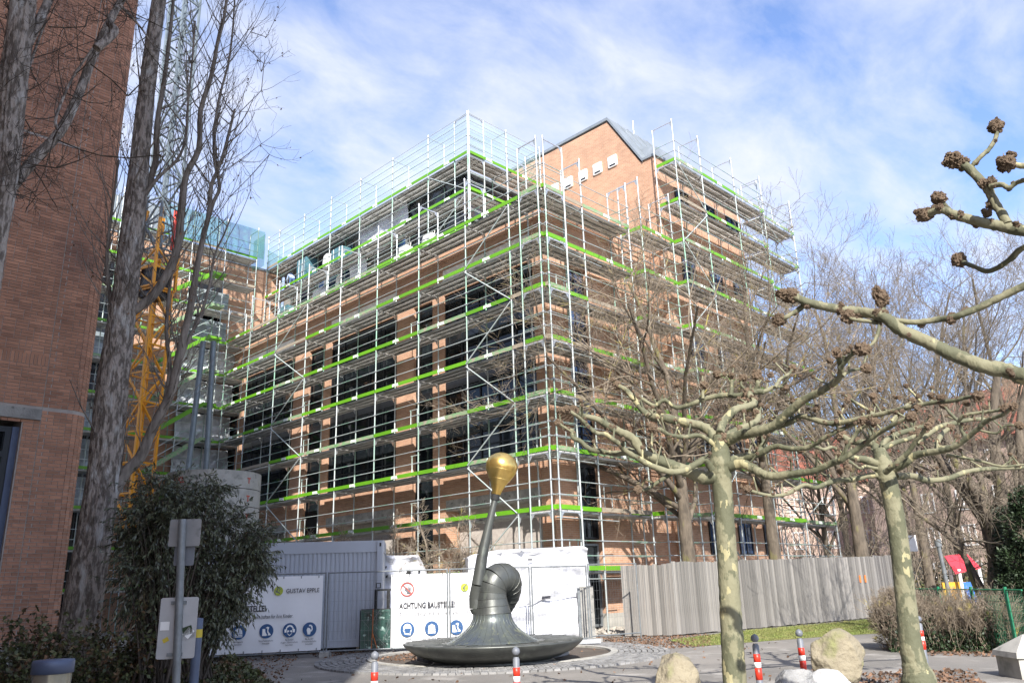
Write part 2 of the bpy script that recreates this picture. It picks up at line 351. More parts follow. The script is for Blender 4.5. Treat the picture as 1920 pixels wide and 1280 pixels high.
def seg_mesh(name, segs, mats, sides=None):
    """segs: array rows p(3) q(3) r0 r1 -> one mesh of tapered tubes"""
    segs = np.asarray(segs, float); V = []; Fc = []; off = 0
    rr = np.maximum(segs[:, 6], segs[:, 7])
    for lo, hi, n in ((.05, 9e9, 8), (.014, .05, 5), (0, .014, 3)):
        s = segs[(rr >= lo) & (rr < hi)]
        if not len(s): continue
        n = sides or n
        p, q = s[:, :3], s[:, 3:6]; d = q-p; d /= np.linalg.norm(d, axis=1, keepdims=True)+1e-9
        ref = np.where(np.abs(d[:, 2:3]) > .9, np.array([[1., 0, 0]]), np.array([[0, 0, 1.]]))
        a = np.cross(d, ref); a /= np.linalg.norm(a, axis=1, keepdims=True)+1e-9; b = np.cross(d, a)
        t = np.arange(n)*2*np.pi/n; cs, sn = np.cos(t), np.sin(t)
        ring = a[:, None, :]*cs[None, :, None]+b[:, None, :]*sn[None, :, None]
        v0 = p[:, None, :]+ring*s[:, 6][:, None, None]; v1 = q[:, None, :]+ring*s[:, 7][:, None, None]
        V.append(np.concatenate([v0, v1], 1).reshape(-1, 3))
        base = off+np.arange(len(s))[:, None]*2*n; j = np.arange(n)[None, :]; j2 = (j+1) % n
        Fc.append(np.stack([base+j, base+j2, base+n+j2, base+n+j], 2).reshape(-1, 4)); off += len(s)*2*n
    return quad_mesh(name, np.concatenate(V), np.concatenate(Fc), mats, True)
def quad_mesh(name, V, Fc, mats, smooth=False):
    me = bpy.data.meshes.new(name); me.vertices.add(len(V)); me.vertices.foreach_set('co', np.asarray(V, np.float32).ravel())
    k = Fc.shape[1]
    me.loops.add(len(Fc)*k); me.loops.foreach_set('vertex_index', Fc.astype(np.int32).ravel())
    me.polygons.add(len(Fc)); me.polygons.foreach_set('loop_start', np.arange(0, len(Fc)*k, k, dtype=np.int32))
    me.polygons.foreach_set('loop_total', np.full(len(Fc), k, np.int32))
    if smooth: me.polygons.foreach_set('use_smooth', np.ones(len(Fc), bool))
    for x in (mats if isinstance(mats, (list, tuple)) else [mats]): me.materials.append(MATS[x])
    me.update(calc_edges=True); return me
def sheet(name, o, u, v, w, h, nx, ny, amp, freq, mats, parent=None, seed=0, fold=0, sag=None, mul=(1, 1)):
    """a hanging or draped sheet with folds"""
    o, u, v = Vector(o), Vector(u).normalized(), Vector(v).normalized(); n = u.cross(v)
    V = []
    for j in range(ny+1):
        for i in range(nx+1):
            a, b = i/nx, j/ny
            q = Vector((a*w*freq*mul[0]+seed*7.1, b*h*freq*mul[1]+seed*3.3, seed))
            dsp = amp*(mnoise.noise(q)*1.3+.5*mnoise.noise(q*2.3)+fold*(1-abs(mnoise.noise(q*1.7))*2)**3)
            top = 0
            if sag: top = sag(a, b)
            V.append(o+u*(a*w)+v*(b*h+top)+n*dsp)
    Fc = np.array([(j*(nx+1)+i, j*(nx+1)+i+1, (j+1)*(nx+1)+i+1, (j+1)*(nx+1)+i) for j in range(ny) for i in range(nx)])
    return link(name, quad_mesh(name, np.array([tuple(x) for x in V]), Fc, mats, True), parent)
def text_mesh(s, size, mat_name, bold=0, align='LEFT', sx=1.0):
    cu = bpy.data.curves.new('lettering', 'FONT'); cu.body = s; cu.size = size; cu.offset = bold; cu.extrude = .002; cu.align_x = align; cu.resolution_u = 2
    ob = bpy.data.objects.new('lettering', cu); me = bpy.data.meshes.new_from_object(ob); me.materials.clear(); me.materials.append(MATS[mat_name])
    bpy.data.objects.remove(ob)
    if sx != 1: me.transform(Matrix.Diagonal((sx, 1, 1, 1)))
    me.name = 'lettering'
    return me
def rounded(w, h, r, n=4):
    pts = []
    for cx, cy, a in ((w-r, r, -90), (w-r, h-r, 0), (r, h-r, 90), (r, r, 180)):
        for i in range(n+1):
            t = rad(a+90*i/n); pts.append((cx+r*math.cos(t), cy+r*math.sin(t)))
    return pts
def circ(r, n=28, cx=0, cy=0): return [(cx+r*math.cos(2*math.pi*i/n), cy+r*math.sin(2*math.pi*i/n)) for i in range(n)]
X_, Y_, Z_ = Vector((1, 0, 0)), Vector((0, 1, 0)), Vector((0, 0, 1))
def dep(P): return float(np.dot(np.array(P)-CAMP, CAMR[2]))
def catmull(P, R_, k=4):
    P = [Vector(p) for p in P]; out = []; rr = []
    for i in range(len(P)-1):
        p0, p1, p2, p3 = P[max(i-1, 0)], P[i], P[i+1], P[min(i+2, len(P)-1)]
        for j in range(k):
            t = j/k
            out.append(.5*((2*p1)+(p2-p0)*t+(2*p0-5*p1+4*p2-p3)*t*t+(3*p1-p0-3*p2+p3)*t**3)); rr.append(R_[i]*(1-t)+R_[i+1]*t)
    out.append(P[-1]); rr.append(R_[-1]); return out, rr
# ------------------------------------------------------------------ ground
g = MB(); g.quad((-700, -700, 0), (700, -700, 0), (700, 700, 0), (-700, 700, 0))
part('ground', g, 'ground_gravel', kind='structure')

def window(parent, o, u, n, w, h, cols, rows, mats=('frame_dark', 'glass_dark'), ft=.06, name='window', depth=.08):
    """window of cols x rows panes in the wall plane (o; u, up), n pointing outwards"""
    o, u, n = Vector(o), Vector(u), Vector(n)
    mb = MB(); ys = np.concatenate([[0], np.cumsum(rows)]); ys = ys/ys[-1]*h
    for i in range(cols+1):
        a = w*i/cols; a = min(max(a, ft/2), w-ft/2)
        mb.obox(o+u*a+Z_*(h/2), u, n, Z_, ft/2, depth/2, h/2)
    for j, z in enumerate(ys):
        z = min(max(z, ft/2), h-ft/2)
        for i in range(cols):
            a0, a1 = w*i/cols+ft/2*(2 if i == 0 else 1), w*(i+1)/cols-ft/2*(2 if i == cols-1 else 1)
            mb.obox(o+u*((a0+a1)/2)+Z_*z, u, n, Z_, (a1-a0)/2, depth/2-.004, ft/2)
    fr = part(name, mb, mats[0], parent)
    for i in range(cols):
        for j in range(len(rows)):
            p = MB(); a0, a1 = w*i/cols+.01, w*(i+1)/cols-.01
            p.obox(o+u*((a0+a1)/2)+Z_*((ys[j]+ys[j+1])/2)-n*.012, u, n, Z_, (a1-a0)/2, .006, (ys[j+1]-ys[j])/2-.01)
            part('pane', p, mats[1], fr)
    return fr
def wallpart(name, parent, boxes, mat='orange_brick', label=None):
    mb = MB()
    for b in boxes: mb.box(*b)
    return part(name, mb, mat, parent, uv=True, label=label)

# ------------------------------------------------------------------ scaffolded main building
B = thing('office_building', 'large orange brick office building wrapped in scaffolding in the middle of the picture', 'building', (0, 0, 0))
WX, WY = 21.5, 19.3
WIN = [(19.95, 25.35), (28.75, 34.35), (38.0, 43.7)]
PIER = [(19.3, 19.95), (25.35, 26.15), (27.5, 28.75), (34.35, 35.0), (36.5, 38.0), (43.7, 44.4)]
SLOT = [(26.15, 27.5), (35.0, 36.5), (44.4, 45.7)]
wallpart('core', B, [(WX+.75, 20.1, 0, 28.9, 45.7, 15.95)], 'mortar')
for i, (a, b) in enumerate(PIER):
    if i == 0: wallpart('brick_pier', B, [(WX, a, 0, 22.85, b, 14.0)])
    else: wallpart('brick_pier', B, [(WX, a, 0, WX+.75, b, 14.0)])
# parapet zone of brick above the windows, stepping out
for z0, z1, pr in ((14.0, 14.9, 0), (14.9, 15.12, .05), (15.12, 15.65, 0.0), (15.65, 15.85, .06), (15.85, 16.1, .10)):
    wallpart('brick_band', B, [(WX-pr, WY-pr, z0, 22.2, 45.7, z1), (22.2, WY-pr, z0, 28.9, 20.1, z1)])
wallpart('parapet_cap', B, [(WX-.14, WY-.14, 16.1, 22.3, 45.7, 16.14), (22.3, WY-.14, 16.1, 28.9, 20.2, 16.14)], 'zinc')
for (a, b) in WIN:
    wallpart('white_band', B, [(WX-.075, a+.02, 14.45, WX-.001, b-.02, 15.14)], 'plaster_white', 'white plaster band over the windows')
    window(B, (WX+.10, a, 6.02), Y_, -X_, b-a, 3.75, 5, [1.0, 1.9, .85])
    window(B, (WX+.10, a, 10.02), Y_, -X_, b-a, 3.9, 5, [1.0, 2.0, .9])
    wallpart('floor_edge', B, [(WX+.06, a, 9.77, WX+.75, b, 10.02)], 'frame_dark')
    # loggia below, with concrete soffit beam and corbelled brick over it
    wallpart('concrete_beam', B, [(WX+.03, a, 4.62, WX+.75, b, 5.05)], 'concrete')
    wallpart('brick_spandrel', B, [(WX, a, 5.05, WX+.7, b, 5.35), (WX-.05, a, 5.35, WX+.7, b, 5.62), (WX-.10, a, 5.62, WX+.7, b, 6.02)])
    window(B, (WX+1.7, a, 2.25), Y_, -X_, b-a, 2.4, 5, [1.0, 1.4])
    window(B, (WX+.10, a, .35), Y_, -X_, b-a, 1.7, 5, [1.7])
    wallpart('loggia_floor', B, [(WX, a, 2.05, WX+1.75, b, 2.25)], 'concrete')
    wallpart('plinth', B, [(WX, a, 0, WX+.7, b, .35)], 'concrete')
for (a, b) in SLOT:
    for z0, z1 in ((.3, 4.9), (5.1, 9.6), (9.8, 13.9)):
        window(B, (WX+.18, a, z0), Y_, -X_, b-a, z1-z0, 1, [1.1, z1-z0-1.1], ft=.09)
    wallpart('slot_panel', B, [(WX+.16, a, 0, WX+.75, b, .3), (WX+.16, a, 4.9, WX+.75, b, 5.1), (WX+.16, a, 9.6, WX+.75, b, 9.8), (WX+.16, a, 13.9, WX+.75, b, 14)], 'frame_dark')
# right facade
for z0, z1 in ((3.2, 5.9), (6.1, 9.9), (10.1, 13.95)):
    window(B, (22.85, WY+.25, z0), X_, -Y_, 1.27, z1-z0, 2, [1.0, z1-z0-1.0], mats=('frame_dark', 'glass_blue' if z0 > 6 else 'glass_dark'))
wallpart('slot_panel', B, [(22.85, WY+.27, 5.9, 24.12, 20.1, 6.1), (22.85, WY+.27, 9.9, 24.12, 20.1, 10.1), (22.85, WY+.27, 13.95, 24.12, 20.1, 14)], 'frame_dark')
dr = window(B, (22.95, WY+.2, .12), X_, -Y_, 1.05, 2.9, 1, [2.1, .8], mats=('galv', 'glass_dark'), ft=.08, name='entrance_door')
mbh = MB(); mbh.bar((23.1, WY+.1, .9), (23.1, WY+.1, 1.5), .03, .03); part('handle', mbh, 'galv', dr)
wallpart('brick_wall', B, [(24.12, WY, .55, 28.9, 20.1, 14.0)], label='brick wall of the right facade')
wallpart('plinth', B, [(24.12, WY-.02, 0, 28.9, 20.1, .55)], 'concrete_pale')
for z in (1.95, 5.8, 9.7, 13.6):
    wallpart('brick_band', B, [(24.14, WY-.05, z, 28.9, WY-.001, z+.14), (24.14, WY-.09, z+.14, 28.9, WY-.001, z+.28)])
# protruding tower on the right
TY = 18.5
wallpart('tower_wall', B, [(28.9, TY, 0, 36.5, 30, 20.85)])
for z in (5.8, 9.7, 13.6, 17.4):
    wallpart('brick_band', B, [(29.0, TY-.05, z, 36.5, TY-.001, z+.14), (29.0, TY-.09, z+.14, 36.5, TY-.001, z+.28)])
for x0 in (30.2, 32.6, 34.9):
    for z in (2.6, 6.6, 10.5, 14.4, 18.4):
        window(B, (x0, TY-.03, z), X_, -Y_, 1.15, 1.7 if z < 18 else 1.3, 2, [1], mats=('frame_dark', 'glass_blue'), depth=.06)
gp = MB(); prof = [(TY, 20.853), (19.3, 20.853), (21.1, 23.9), (30, 23.9), (30, 16.0), (TY, 16.0)]
gp.prism([(a, b) for a, b in prof], (28.9, 0, 0), Y_, Z_, -X_, .12)
gb = part('gable_wall', gp, 'orange_brick', B, uv=True)
rf = MB()
rf.hexa([(28.7, 19.15, 20.80), (37, 19.15, 20.80), (37, 21.05, 23.98), (28.7, 21.05, 23.98), (28.7, 19.15, 20.98), (37, 19.15, 20.98), (37, 21.05, 24.16), (28.7, 21.05, 24.16)])
rf.box(28.7, 21.05, 23.98, 37, 30, 24.14); rf.box(28.7, TY-.1, 20.86, 37, 19.15, 20.98)
roof = part('roof', rf, 'metal_roof', B)
for i in range(9):
    s_ = MB(); x = 29.6+i*.85; s_.bar((x, 19.15, 20.99), (x, 21.05, 24.17), .03, .05); part('standing_seam', s_, 'metal_roof', roof)
dm = MB()
dm.hexa([(29.3, 18.45, 20.98), (31.6, 18.45, 20.98), (31.6, 20.4, 20.98), (29.3, 20.0, 21.3), (29.7, 18.9, 21.9), (31.3, 18.9, 21.9), (31.3, 20.9, 22.6), (29.7, 20.6, 22.6)])
part('dormer', dm, 'metal_roof', B)
mm = MB(); mm.tube([(31.5, 21.4, 24.1), (31.5, 21.4, 25.3)], .04, 8); part('flue_pipe', mm, 'zinc', B)
for y in (21.04, 22.0, 22.96, 23.95, 24.93):
    m_ = MB(); m_.prism(rounded(.54, .60, .05), (28.78, y-.39, 21.29), Y_, Z_, -X_, .07)
    bx = part('vent_box', m_, 'white_print', B)
    m_ = MB(); m_.box(28.69, y-.30, 21.34, 28.709, y+.06, 21.42); part('vent_slot', m_, 'frame_dark', bx)
# set back upper storey
wallpart('upper_wall', B, [(24.75, 27.35, 15.951, 28.7, 45.65, 21.9)], 'cladding')
wallpart('upper_roof', B, [(24.3, 26.9, 21.9, 28.65, 45.65, 22.05)], 'metal_roof')
rnd = random.Random(4)
y = 32.2
while y < 45.2:
    w = rnd.choice((1.1, 1.5, .9)); w = min(w, 45.4-y)
    for z0, z1 in ((16.3, 18.9), (19.0, 21.8)):
        if rnd.random() < .62:
            m_ = MB(); m_.box(24.70, y, z0, 24.748, y+w-.04, z1); part('cladding_panel', m_, 'cladding', B)
        else:
            window(B, (24.66, y, z0+.2), Y_, -X_, w-.06, z1-z0-.3, 1, [1], mats=('galv', 'glass_blue'), depth=.1)
    y += w
for i, (yy, zz, t) in enumerate(((38.9, 19.2, .25), (36.2, 20.0, .6), (35.9, 19.9, .5), (33.6, 18.0, .1), (31.9, 17.6, -.1), (42.0, 17.2, .3))):
    m_ = MB(); m_.obox((24.55-.04*i, yy, zz), (0, math.cos(t), math.sin(t)), X_, (0, -math.sin(t), math.cos(t)), .18+.1*(i % 2), .03, .8)
    part('insulation_board', m_, 'white_print', B)
sheet('dark_foil', (24.45, 31.6, 18.2), -Y_, Z_, 4.4, 3.9, 34, 26, .13, .9, 'foil', B, seed=2, fold=.8)
sheet('dark_foil', (24.5, 30.6, 16.0), -Y_, Z_, 3.3, 2.3, 26, 18, .16, 1.1, 'foil', B, seed=5, fold=.9)
sheet('dark_foil', (24.5, 27.15, 16.1), X_, Z_, 4.1, 5.8, 30, 36, .12, .9, 'foil', B, seed=3, fold=.8)
sheet('white_foil', (24.3, 36.2, 20.6), -Y_, Z_, 4.6, 1.4, 34, 16, .14, .9, 'tarp', B, seed=7, fold=.3, sag=lambda a, b: -.9*(1-b)*math.sin(a*math.pi)+.25*a)
sheet('white_foil', (24.35, 37.2, 18.4), -Y_, Z_, 1.7, 1.9, 16, 18, .15, 1.0, 'tarp', B, seed=9, fold=.8, sag=lambda a, b: .35*math.sin(a*3.1)*(b-.3))
sheet('white_foil', (24.35, 41.2, 18.2), -Y_, Z_, 1.5, 1.3, 14, 12, .15, 1.2, 'tarp', B, seed=10, fold=.4)
sheet('white_foil', (24.35, 34.6, 16.3), -Y_, Z_, 2.6, 1.6, 18, 12, .1, .8, 'tarp', B, seed=12, fold=.2)
sheet('white_foil', (24.35, 31.2, 16.3), -Y_, Z_, 1.5, 1.2, 14, 12, .12, .8, 'tarp', B, seed=13, fold=.3)

# ------------------------------------------------------------------ wing behind, on the left
Wg = thing('rear_wing', 'rear brick wing with dark glazing and white plastic sheeting behind the crane', 'building')
wallpart('core', Wg, [(2, 46.3, 0, 24.5, 56, 21.9)], 'mortar')
wallpart('flat_roof', Wg, [(1.8, 45.6, 21.95, 24.7, 56.2, 22.1)], 'metal_roof')
wallpart('roof_block', Wg, [(6, 47.5, 22.1, 17.0, 55, 25.2)], 'metal_roof')
for x0, x1 in ((2, 3.2), (7, 8.2), (11.0, 11.9), (14.6, 18.4), (20.6, 24.5)):
    wallpart('brick_pier', Wg, [(x0, 45.7, 0, x1, 46.3, 21.0)])
for x0, x1 in ((3.2, 7), (8.2, 11.0), (11.9, 14.6), (18.4, 20.6)):
    for z in range(0, 20, 4):
        window(Wg, (x0, 45.95, z+.4), X_, -Y_, x1-x0, 3.3, 3, [1.1, 2.2])
        wallpart('spandrel', Wg, [(x0, 45.8, z+3.7, x1, 46.3, z+4.4)], 'frame_dark')
wallpart('brick_band', Wg, [(2, 45.66, 21.0, 24.5, 46.3, 21.95)])
for k in range(6):
    z = 3.9+2*k
    sheet('plastic_sheeting', (18.2, 45.35, z+.1), X_, Z_, 3.3, 1.85, 26, 14, .13, 1.1, 'sheet_white', Wg, seed=20+k, fold=.7)
for k, (x, z) in enumerate(((12.0, 6.1), (12.0, 8.1), (12.0, 10.1), (12.0, 14.1), (18.4, 16.1), (18.4, 18.0))):
    sheet('plastic_sheeting', (x, 45.55, z), X_, Z_, 2.5, 1.7, 20, 12, .1, 1.0, 'foil_clear', Wg, seed=30+k, fold=.6)

# ------------------------------------------------------------------ near brick building on the left edge
LW = 19.5; XC, RC = 5.45, .42
NB = thing('corner_building', 'tall shaded red brick building with rounded corner at the left edge', 'building')
mb = MB(); arc = [(XC+RC*math.sin(rad(t)), LW+RC-RC*math.cos(rad(t))) for t in range(0, 91, 10)]
outline = [(4.53, LW)]+arc+[(XC+RC, 34), (4.53, 34)]
mb.prism([(a, b) for a, b in outline], (0, .006, .74), X_, Y_, Z_, 25.3)
mb.box(-30, LW+.006, 5.40, 4.53, 34, 26.04)
mb.box(-30, LW+1.0, 0, 4.53, 34, 5.40)
part('wall', mb, 'mortar', NB)
wallpart('plinth', NB, [(-30, LW+.03, 0, 5.9, 34, .735)], 'concrete_pale')
wallpart('lintel', NB, [(-30, LW-.05, 5.42, 4.88, LW+.3, 5.66)], 'concrete', 'weathered concrete lintel')
wnf = window(NB, (.4, LW+.22, .75), X_, -Y_, 4.0, 4.5, 3, [3.9, .6], ft=.12, name='window', depth=.14)
wp = MB(); wp.box(4.4, LW+.12, .75, 4.53, LW+.3, 5.25); part('window_reveal', wp, 'lamp_blue', NB)
JX = 4.885
def wallpos(s):                               # s runs along the face, 0 at the joint line
    if s <= XC-JX: return Vector((JX+s, LW, 0)), X_, -Y_
    t = (s-(XC-JX))/RC; t = min(t, math.pi/2)
    return Vector((XC+RC*math.sin(t), LW+RC-RC*math.cos(t), 0)), Vector((math.cos(t), math.sin(t), 0)), Vector((math.sin(t), -math.cos(t), 0))
ROW = .0765; rnd = random.Random(11); bricks = []
SMAX = XC-JX+RC*math.pi/2
r = 0; z = .76
while z < 18.6:
    soldier = (6.60 <= z < 6.84) or (11.92 <= z < 12.16)
    if soldier and (abs(z-6.60) < ROW or abs(z-11.92) < ROW):
        x = JX-.012
        while x > 1.4: bricks.append((x-.033, z+.1175, .065, .235, None)); x -= .0765
    # left of the joint
    if not (soldier or (6.60-.02 < z < 6.86) or (11.9 < z < 12.18)) and not (5.38 < z < 5.67):
        x = JX-.012-(0 if r % 2 else .125); xl = 1.4 if z > 5.3 else 4.56
        if r % 2 == 0: bricks.append((JX-.012-.0575, z+.0325, .115, .065, None))
        while x > xl:
            w = .24 if rnd.random() < .8 else .115
            x0 = max(x-w, xl)
            if x-x0 > .03: bricks.append(((x+x0)/2, z+.0325, x-x0, .065, None))
            x = x0-.012
    # right of the joint and round the corner
    if not (5.64 < z < 5.66):
        s = .012+(.12 if r % 2 else 0)
        if r % 2: bricks.append((0, z+.0325, .10, .065, .055))
        while s < SMAX-.03:
            w = .24 if (rnd.random() < .8 and s < XC-JX-.15) else .115
            w = min(w, SMAX-s)
            bricks.append((0, z+.0325, w, .065, s+w/2)); s += w+.012
    r += 1; z += ROW
def brick_frame(b):
    if b[4] is None: return Vector((b[0], LW-.0+.01, b[1])), X_, -Y_
    p, u, n = wallpos(b[4]); p.z = b[1]; return p-n*.01, u, n
bricks.sort(key=lambda b: (brick_frame(b)[0]-Vector((0, 0, EYE))).length)
unit = MB(); unit.obox((0, 0, 0), X_, Y_, Z_, .5, .5, .5); ume = unit.mesh('brick', 'brick_piece')
for b in bricks[:298]:
    p, u, n = brick_frame(b); link('brick', ume, NB, M4=basis(p, u*b[2], n*.03, Z_*b[3]))
rest = MB()
for b in bricks[298:]:
    p, u, n = brick_frame(b); rest.obox(p, u, n, Z_, b[2]/2, .015+rnd.random()*.0015, b[3]/2)
part('brickwork', rest, 'brick_piece', NB, kind='stuff')
for z0, z1 in ((.75, 5.4), (5.66, 19)):
    m_ = MB(); m_.box(JX-.006, LW+.001, z0, JX+.006, LW+.004, z1); part('expansion_joint', m_, 'concrete_pale', NB)
# unseen block, added beside the viewer to shade the left of the place
NW = thing('shade_block', 'tall brick wing standing beside the viewpoint, outside the picture', 'building')
wallpart('wall', NW, [(-24, -2.7, 0, -5.2, 19.4, 31)])
wallpart('roof', NW, [(-24.3, -3.0, 31, -4.9, 19.7, 31.3)], 'metal_roof')
for z in (2.5, 6.5, 10.5, 14.5, 18.5, 22.5, 26.5):
    for yy in (1, 5, 9, 13):
        window(NW, (-5.15, yy, z), Y_, X_, 2.2, 1.8, 2, [1], depth=.06)
# ------------------------------------------------------------------ scaffolding
_m = MB(); _m.tube([(0, 0, 0), (0, 0, 1)], .031, 8, caps=True); ST_T = _m.mesh('standard', 'tube'); ST_W = MB()
_m = MB(); _m.tube([(0, 0, 0), (0, 0, 1)], .031, 8); ST_W = _m.mesh('standard', 'tube_white')
_m = MB(); _m.tube([(0, 0, 0), (0, 0, 1)], .0175, 6); RL = _m.mesh('guard_rail', 'tube')
_m = MB(); _m.tube([(0, 0, 0), (0, 0, 1)], .0175, 6); RL2 = _m.mesh('guard_rail', 'tube_white')
_m = MB(); _m.tube([(0, 0, 0), (0, 0, 1)], .026, 6); BR = _m.mesh('brace', 'tube_white')
# deck plank, unit length: folded steel sheet with lips and ribs
_m = MB(); _m.box(.002, .004, -.008, .998, .300, 0)
for yy in (.004, .282): _m.box(.002, yy, -.075, .998, yy+.018, -.008)
for yy in (.10, .20): _m.box(.002, yy, -.034, .998, yy+.012, -.008)
for yy in (.022, .225): _m.box(.002, yy, -.075, .998, yy+.057, -.071)
for xx in (.0025, .985): _m.box(xx, .023, -.05, xx+.012, .281, -.009)
PL = _m.mesh('deck_plank', 'plank')
def toe_mesh(mat, text=False):
    m = MB(); m.box(.01, -.012, .008, .99, .012, .158)
    return m.mesh('toe_board', mat)
TB = {'b': toe_mesh('toe_bright'), 'o': toe_mesh('toe_old'), 'w': toe_mesh('toe_wood')}
TX = text_mesh('STOLL', .15, 'white_print', .012, 'CENTER', 1.0)
def transom_mesh(w):
    m = MB(); m.box(-.02, .03, -.10, .02, w-.03, -.062)
    m.prism([(0, -.10), (.17, -.10), (.10, -.17), (.05, -.30), (0, -.32)], (-.006, .03, 0), Y_, Z_, X_, .012)
    m.prism([(w-.06, -.10), (w-.19, -.10), (w-.06, -.28)], (-.006, 0, 0), Y_, Z_, X_, .012)
    m.tube([(0, 0, -.06), (0, 0, .05)], .042, 8)
    return m.mesh('transom', 'zinc')
TRM = {}
_m = MB(); _m.tube([(0, 0, -.035), (0, 0, .035)], .044, 8); _m.box(-.03, -.075, -.025, .03, -.02, .025); CPL = _m.mesh('coupler', 'zinc')
# small swing gate / ladder hoop
_m = MB(); _m.tube([(0, 0, 1.0), (0, 0, .12), (.05, 0, .05), (.40, 0, .05), (.45, 0, .12), (.45, 0, 1.0)], .02, 6, smooth=True)
_m.tube([(-.08, 0, .98), (.53, 0, .98)], .018, 6); HOOP = _m.mesh('end_gate', 'tube_white')

def scaffold(name, label, O, u, n, bays, decks, ztop, w=1.09, braces=(), seed=1, group=None, planks=3, ends=(True, True), tops=None, zbot=0.0, skip=(), text=True, bright=.72, toes=True, inner=True, skip_toe=(), rails=(.5, 1.0)):
    """O: foot of the first outer standard, u along, n towards the wall; decks: list of deck heights"""
    R = random.Random(seed); u, n = Vector(u), Vector(n)
    T = thing(name, label, 'scaffolding', O, group=group)
    xs = [0]
    for b in bays: xs.append(xs[-1]+b)
    if w not in TRM: TRM[w] = transom_mesh(w)
    for i, x in enumerate(xs):
        zt = (tops[i] if tops else ztop); j = R.random()
        link('standard', ST_T if j < .72 else ST_W, T, M4=span(u*x+Z_*zbot, u*x+Z_*(zt+R.random()*.05)))
        if inner: link('standard', ST_W if j < .55 else ST_T, T, M4=span(u*x+n*w+Z_*zbot, u*x+n*w+Z_*(zt-.02)))
        for z in decks:
            link('transom', TRM[w], T, M4=basis(u*x+Z_*z, u, n, Z_))
            if text:
                for h in rails: link('coupler', CPL, T, M4=basis(u*x+Z_*(z+h), u, n, Z_))
        if inner: link('transom', TRM[w], T, M4=basis(u*x+Z_*(zt+.04), u, n, Z_))
    for i, b in enumerate(bays):
        x = xs[i]
        for k, z in enumerate(decks):
            if (i, k) in skip: continue
            for p in range(planks):
                link('deck_plank', PL, T, M4=basis(u*(x+.02)+n*(.055+p*(w-.05)/planks)+Z_*(z-.004*R.random()), u*(b-.04), n, Z_))
            if toes and (i, k) not in skip_toe:
                c = R.random(); key = 'b' if c < bright else ('o' if c < bright+(1-bright)*.65 else 'w')
                tb = link('toe_board', TB[key], T, M4=basis(u*x-n*.045+Z_*(z+R.random()*.01), u*b, n, Z_))
                if text and key != 'w':
                    c0 = u*(x+b*.5)-n*.060+Z_*(z+.03)
                    mt = basis(c0, -u if n.cross(u).z > 0 else u, Z_, -n)
                    link('lettering', TX, tb, M4=(basis(u*x-n*.045+Z_*z, u*b, n, Z_)).inverted() @ mt)
            for h in rails:
                if z+h < (tops[i] if tops else ztop):
                    link('guard_rail', RL if R.random() < .7 else RL2, T, M4=span(u*x-n*.04+Z_*(z+h), u*(x+b)-n*.04+Z_*(z+h)))
        if i in braces:
            zz = [zbot]+list(decks)
            for k in range(len(zz)-1):
                a, c = (x, x+b) if k % 2 == 0 else (x+b, x)
                link('brace', BR, T, M4=span(u*a-n*.07+Z_*(zz[k]+.02), u*c-n*.07+Z_*(zz[k+1]-.1)))
    for e, x in ((0, 0), (1, xs[-1])):
        if ends[e]:
            for z in decks:
                for h in rails: link('end_rail', RL, T, M4=span(u*x+Z_*(z+h), u*x+n*w+Z_*(z+h)))
                m = link('end_board', TB['b' if R.random() < .7 else 'o'], T, M4=basis(u*x+n*.05+Z_*z, n*(w-.1), u, Z_))
    return T
D8 = [2.02+2*k*.995 for k in range(8)]
LB = [1.96, 2.55, 3.07, 3.07, 3.07, 3.07, 3.07, 3.07, 2.9]
SX, SY = 20.2, 17.92
S1 = scaffold('facade_scaffold', 'long green and silver scaffolding covering the left facade of the brick building', (SX, SY, 0), Y_, X_, LB, D8, 18.05, braces=(1, 6), seed=3, ends=(True, False))
S2 = scaffold('corner_scaffold', 'scaffolding at the near right corner of the brick building behind bare twigs', (20.02, 18.12, 0), X_, Y_, [2.57, 3.07], D8, 18.05, seed=5, braces=(), ends=(True, True), w=1.0)
S3 = scaffold('tower_scaffold', 'tallest scaffolding in front of the brick tower on the right facade', (28.45, 17.2, 0), X_, Y_, [2.2, 3.07, 2.9], D8+[17.95, 19.95], 22.0, seed=7, braces=(0,), ends=(True, True))
S4 = scaffold('link_scaffold', 'short scaffolding bay between corner scaffolding and tower scaffolding', (26.0, 17.7, 0), X_, Y_, [2.35], D8, 18.3, seed=9, ends=(True, False))
S5 = scaffold('end_scaffold', 'scaffolding at the far right end standing free of the wall', (36.85, 17.5, 0), X_, Y_, [3.75], D8+[17.95, 19.95], 22.0, seed=11, braces=(0,), ends=(False, True), bright=.5)
S6 = scaffold('roof_scaffold', 'scaffolding on the roof terrace along the set back top storey', (23.35, 25.65, 16.15), Y_, X_, [3.07]*6+[1.4], [1.85, 3.85, 5.85], 8.15, seed=13, braces=(0,), ends=(True, False), bright=.95, rails=(.5, 1.0))
S7 = scaffold('roof_side_scaffold', 'short scaffolding on the roof terrace towards the brick gable', (23.4, 25.6, 16.15), X_, Y_, [2.6, 2.57], [1.85, 3.85, 5.85], 8.15, seed=15, ends=(False, False), bright=.9)
for T_, x0, dd, ax, L_ in ((S6, 0, Y_, X_, 19.8), (S7, 0, X_, Y_, 5.1)):    # tall roof guard net rails
    for h in (1.4, 1.85, 2.25): link('guard_rail', RL2, T_, M4=span(dd*x0-ax*.04+Z_*(5.85+h), dd*(x0+L_)-ax*.04+Z_*(5.85+h)))
S8 = scaffold('rear_scaffold', 'scaffolding with stair flights in front of the rear wing behind the crane', (21.9, 44.1, 0), -X_, Y_, [2.07]*7, D8+[17.95, 19.95, 21.9], 24.0, seed=17, braces=(), ends=(False, False), text=False, skip=[(1, k) for k in range(0)])
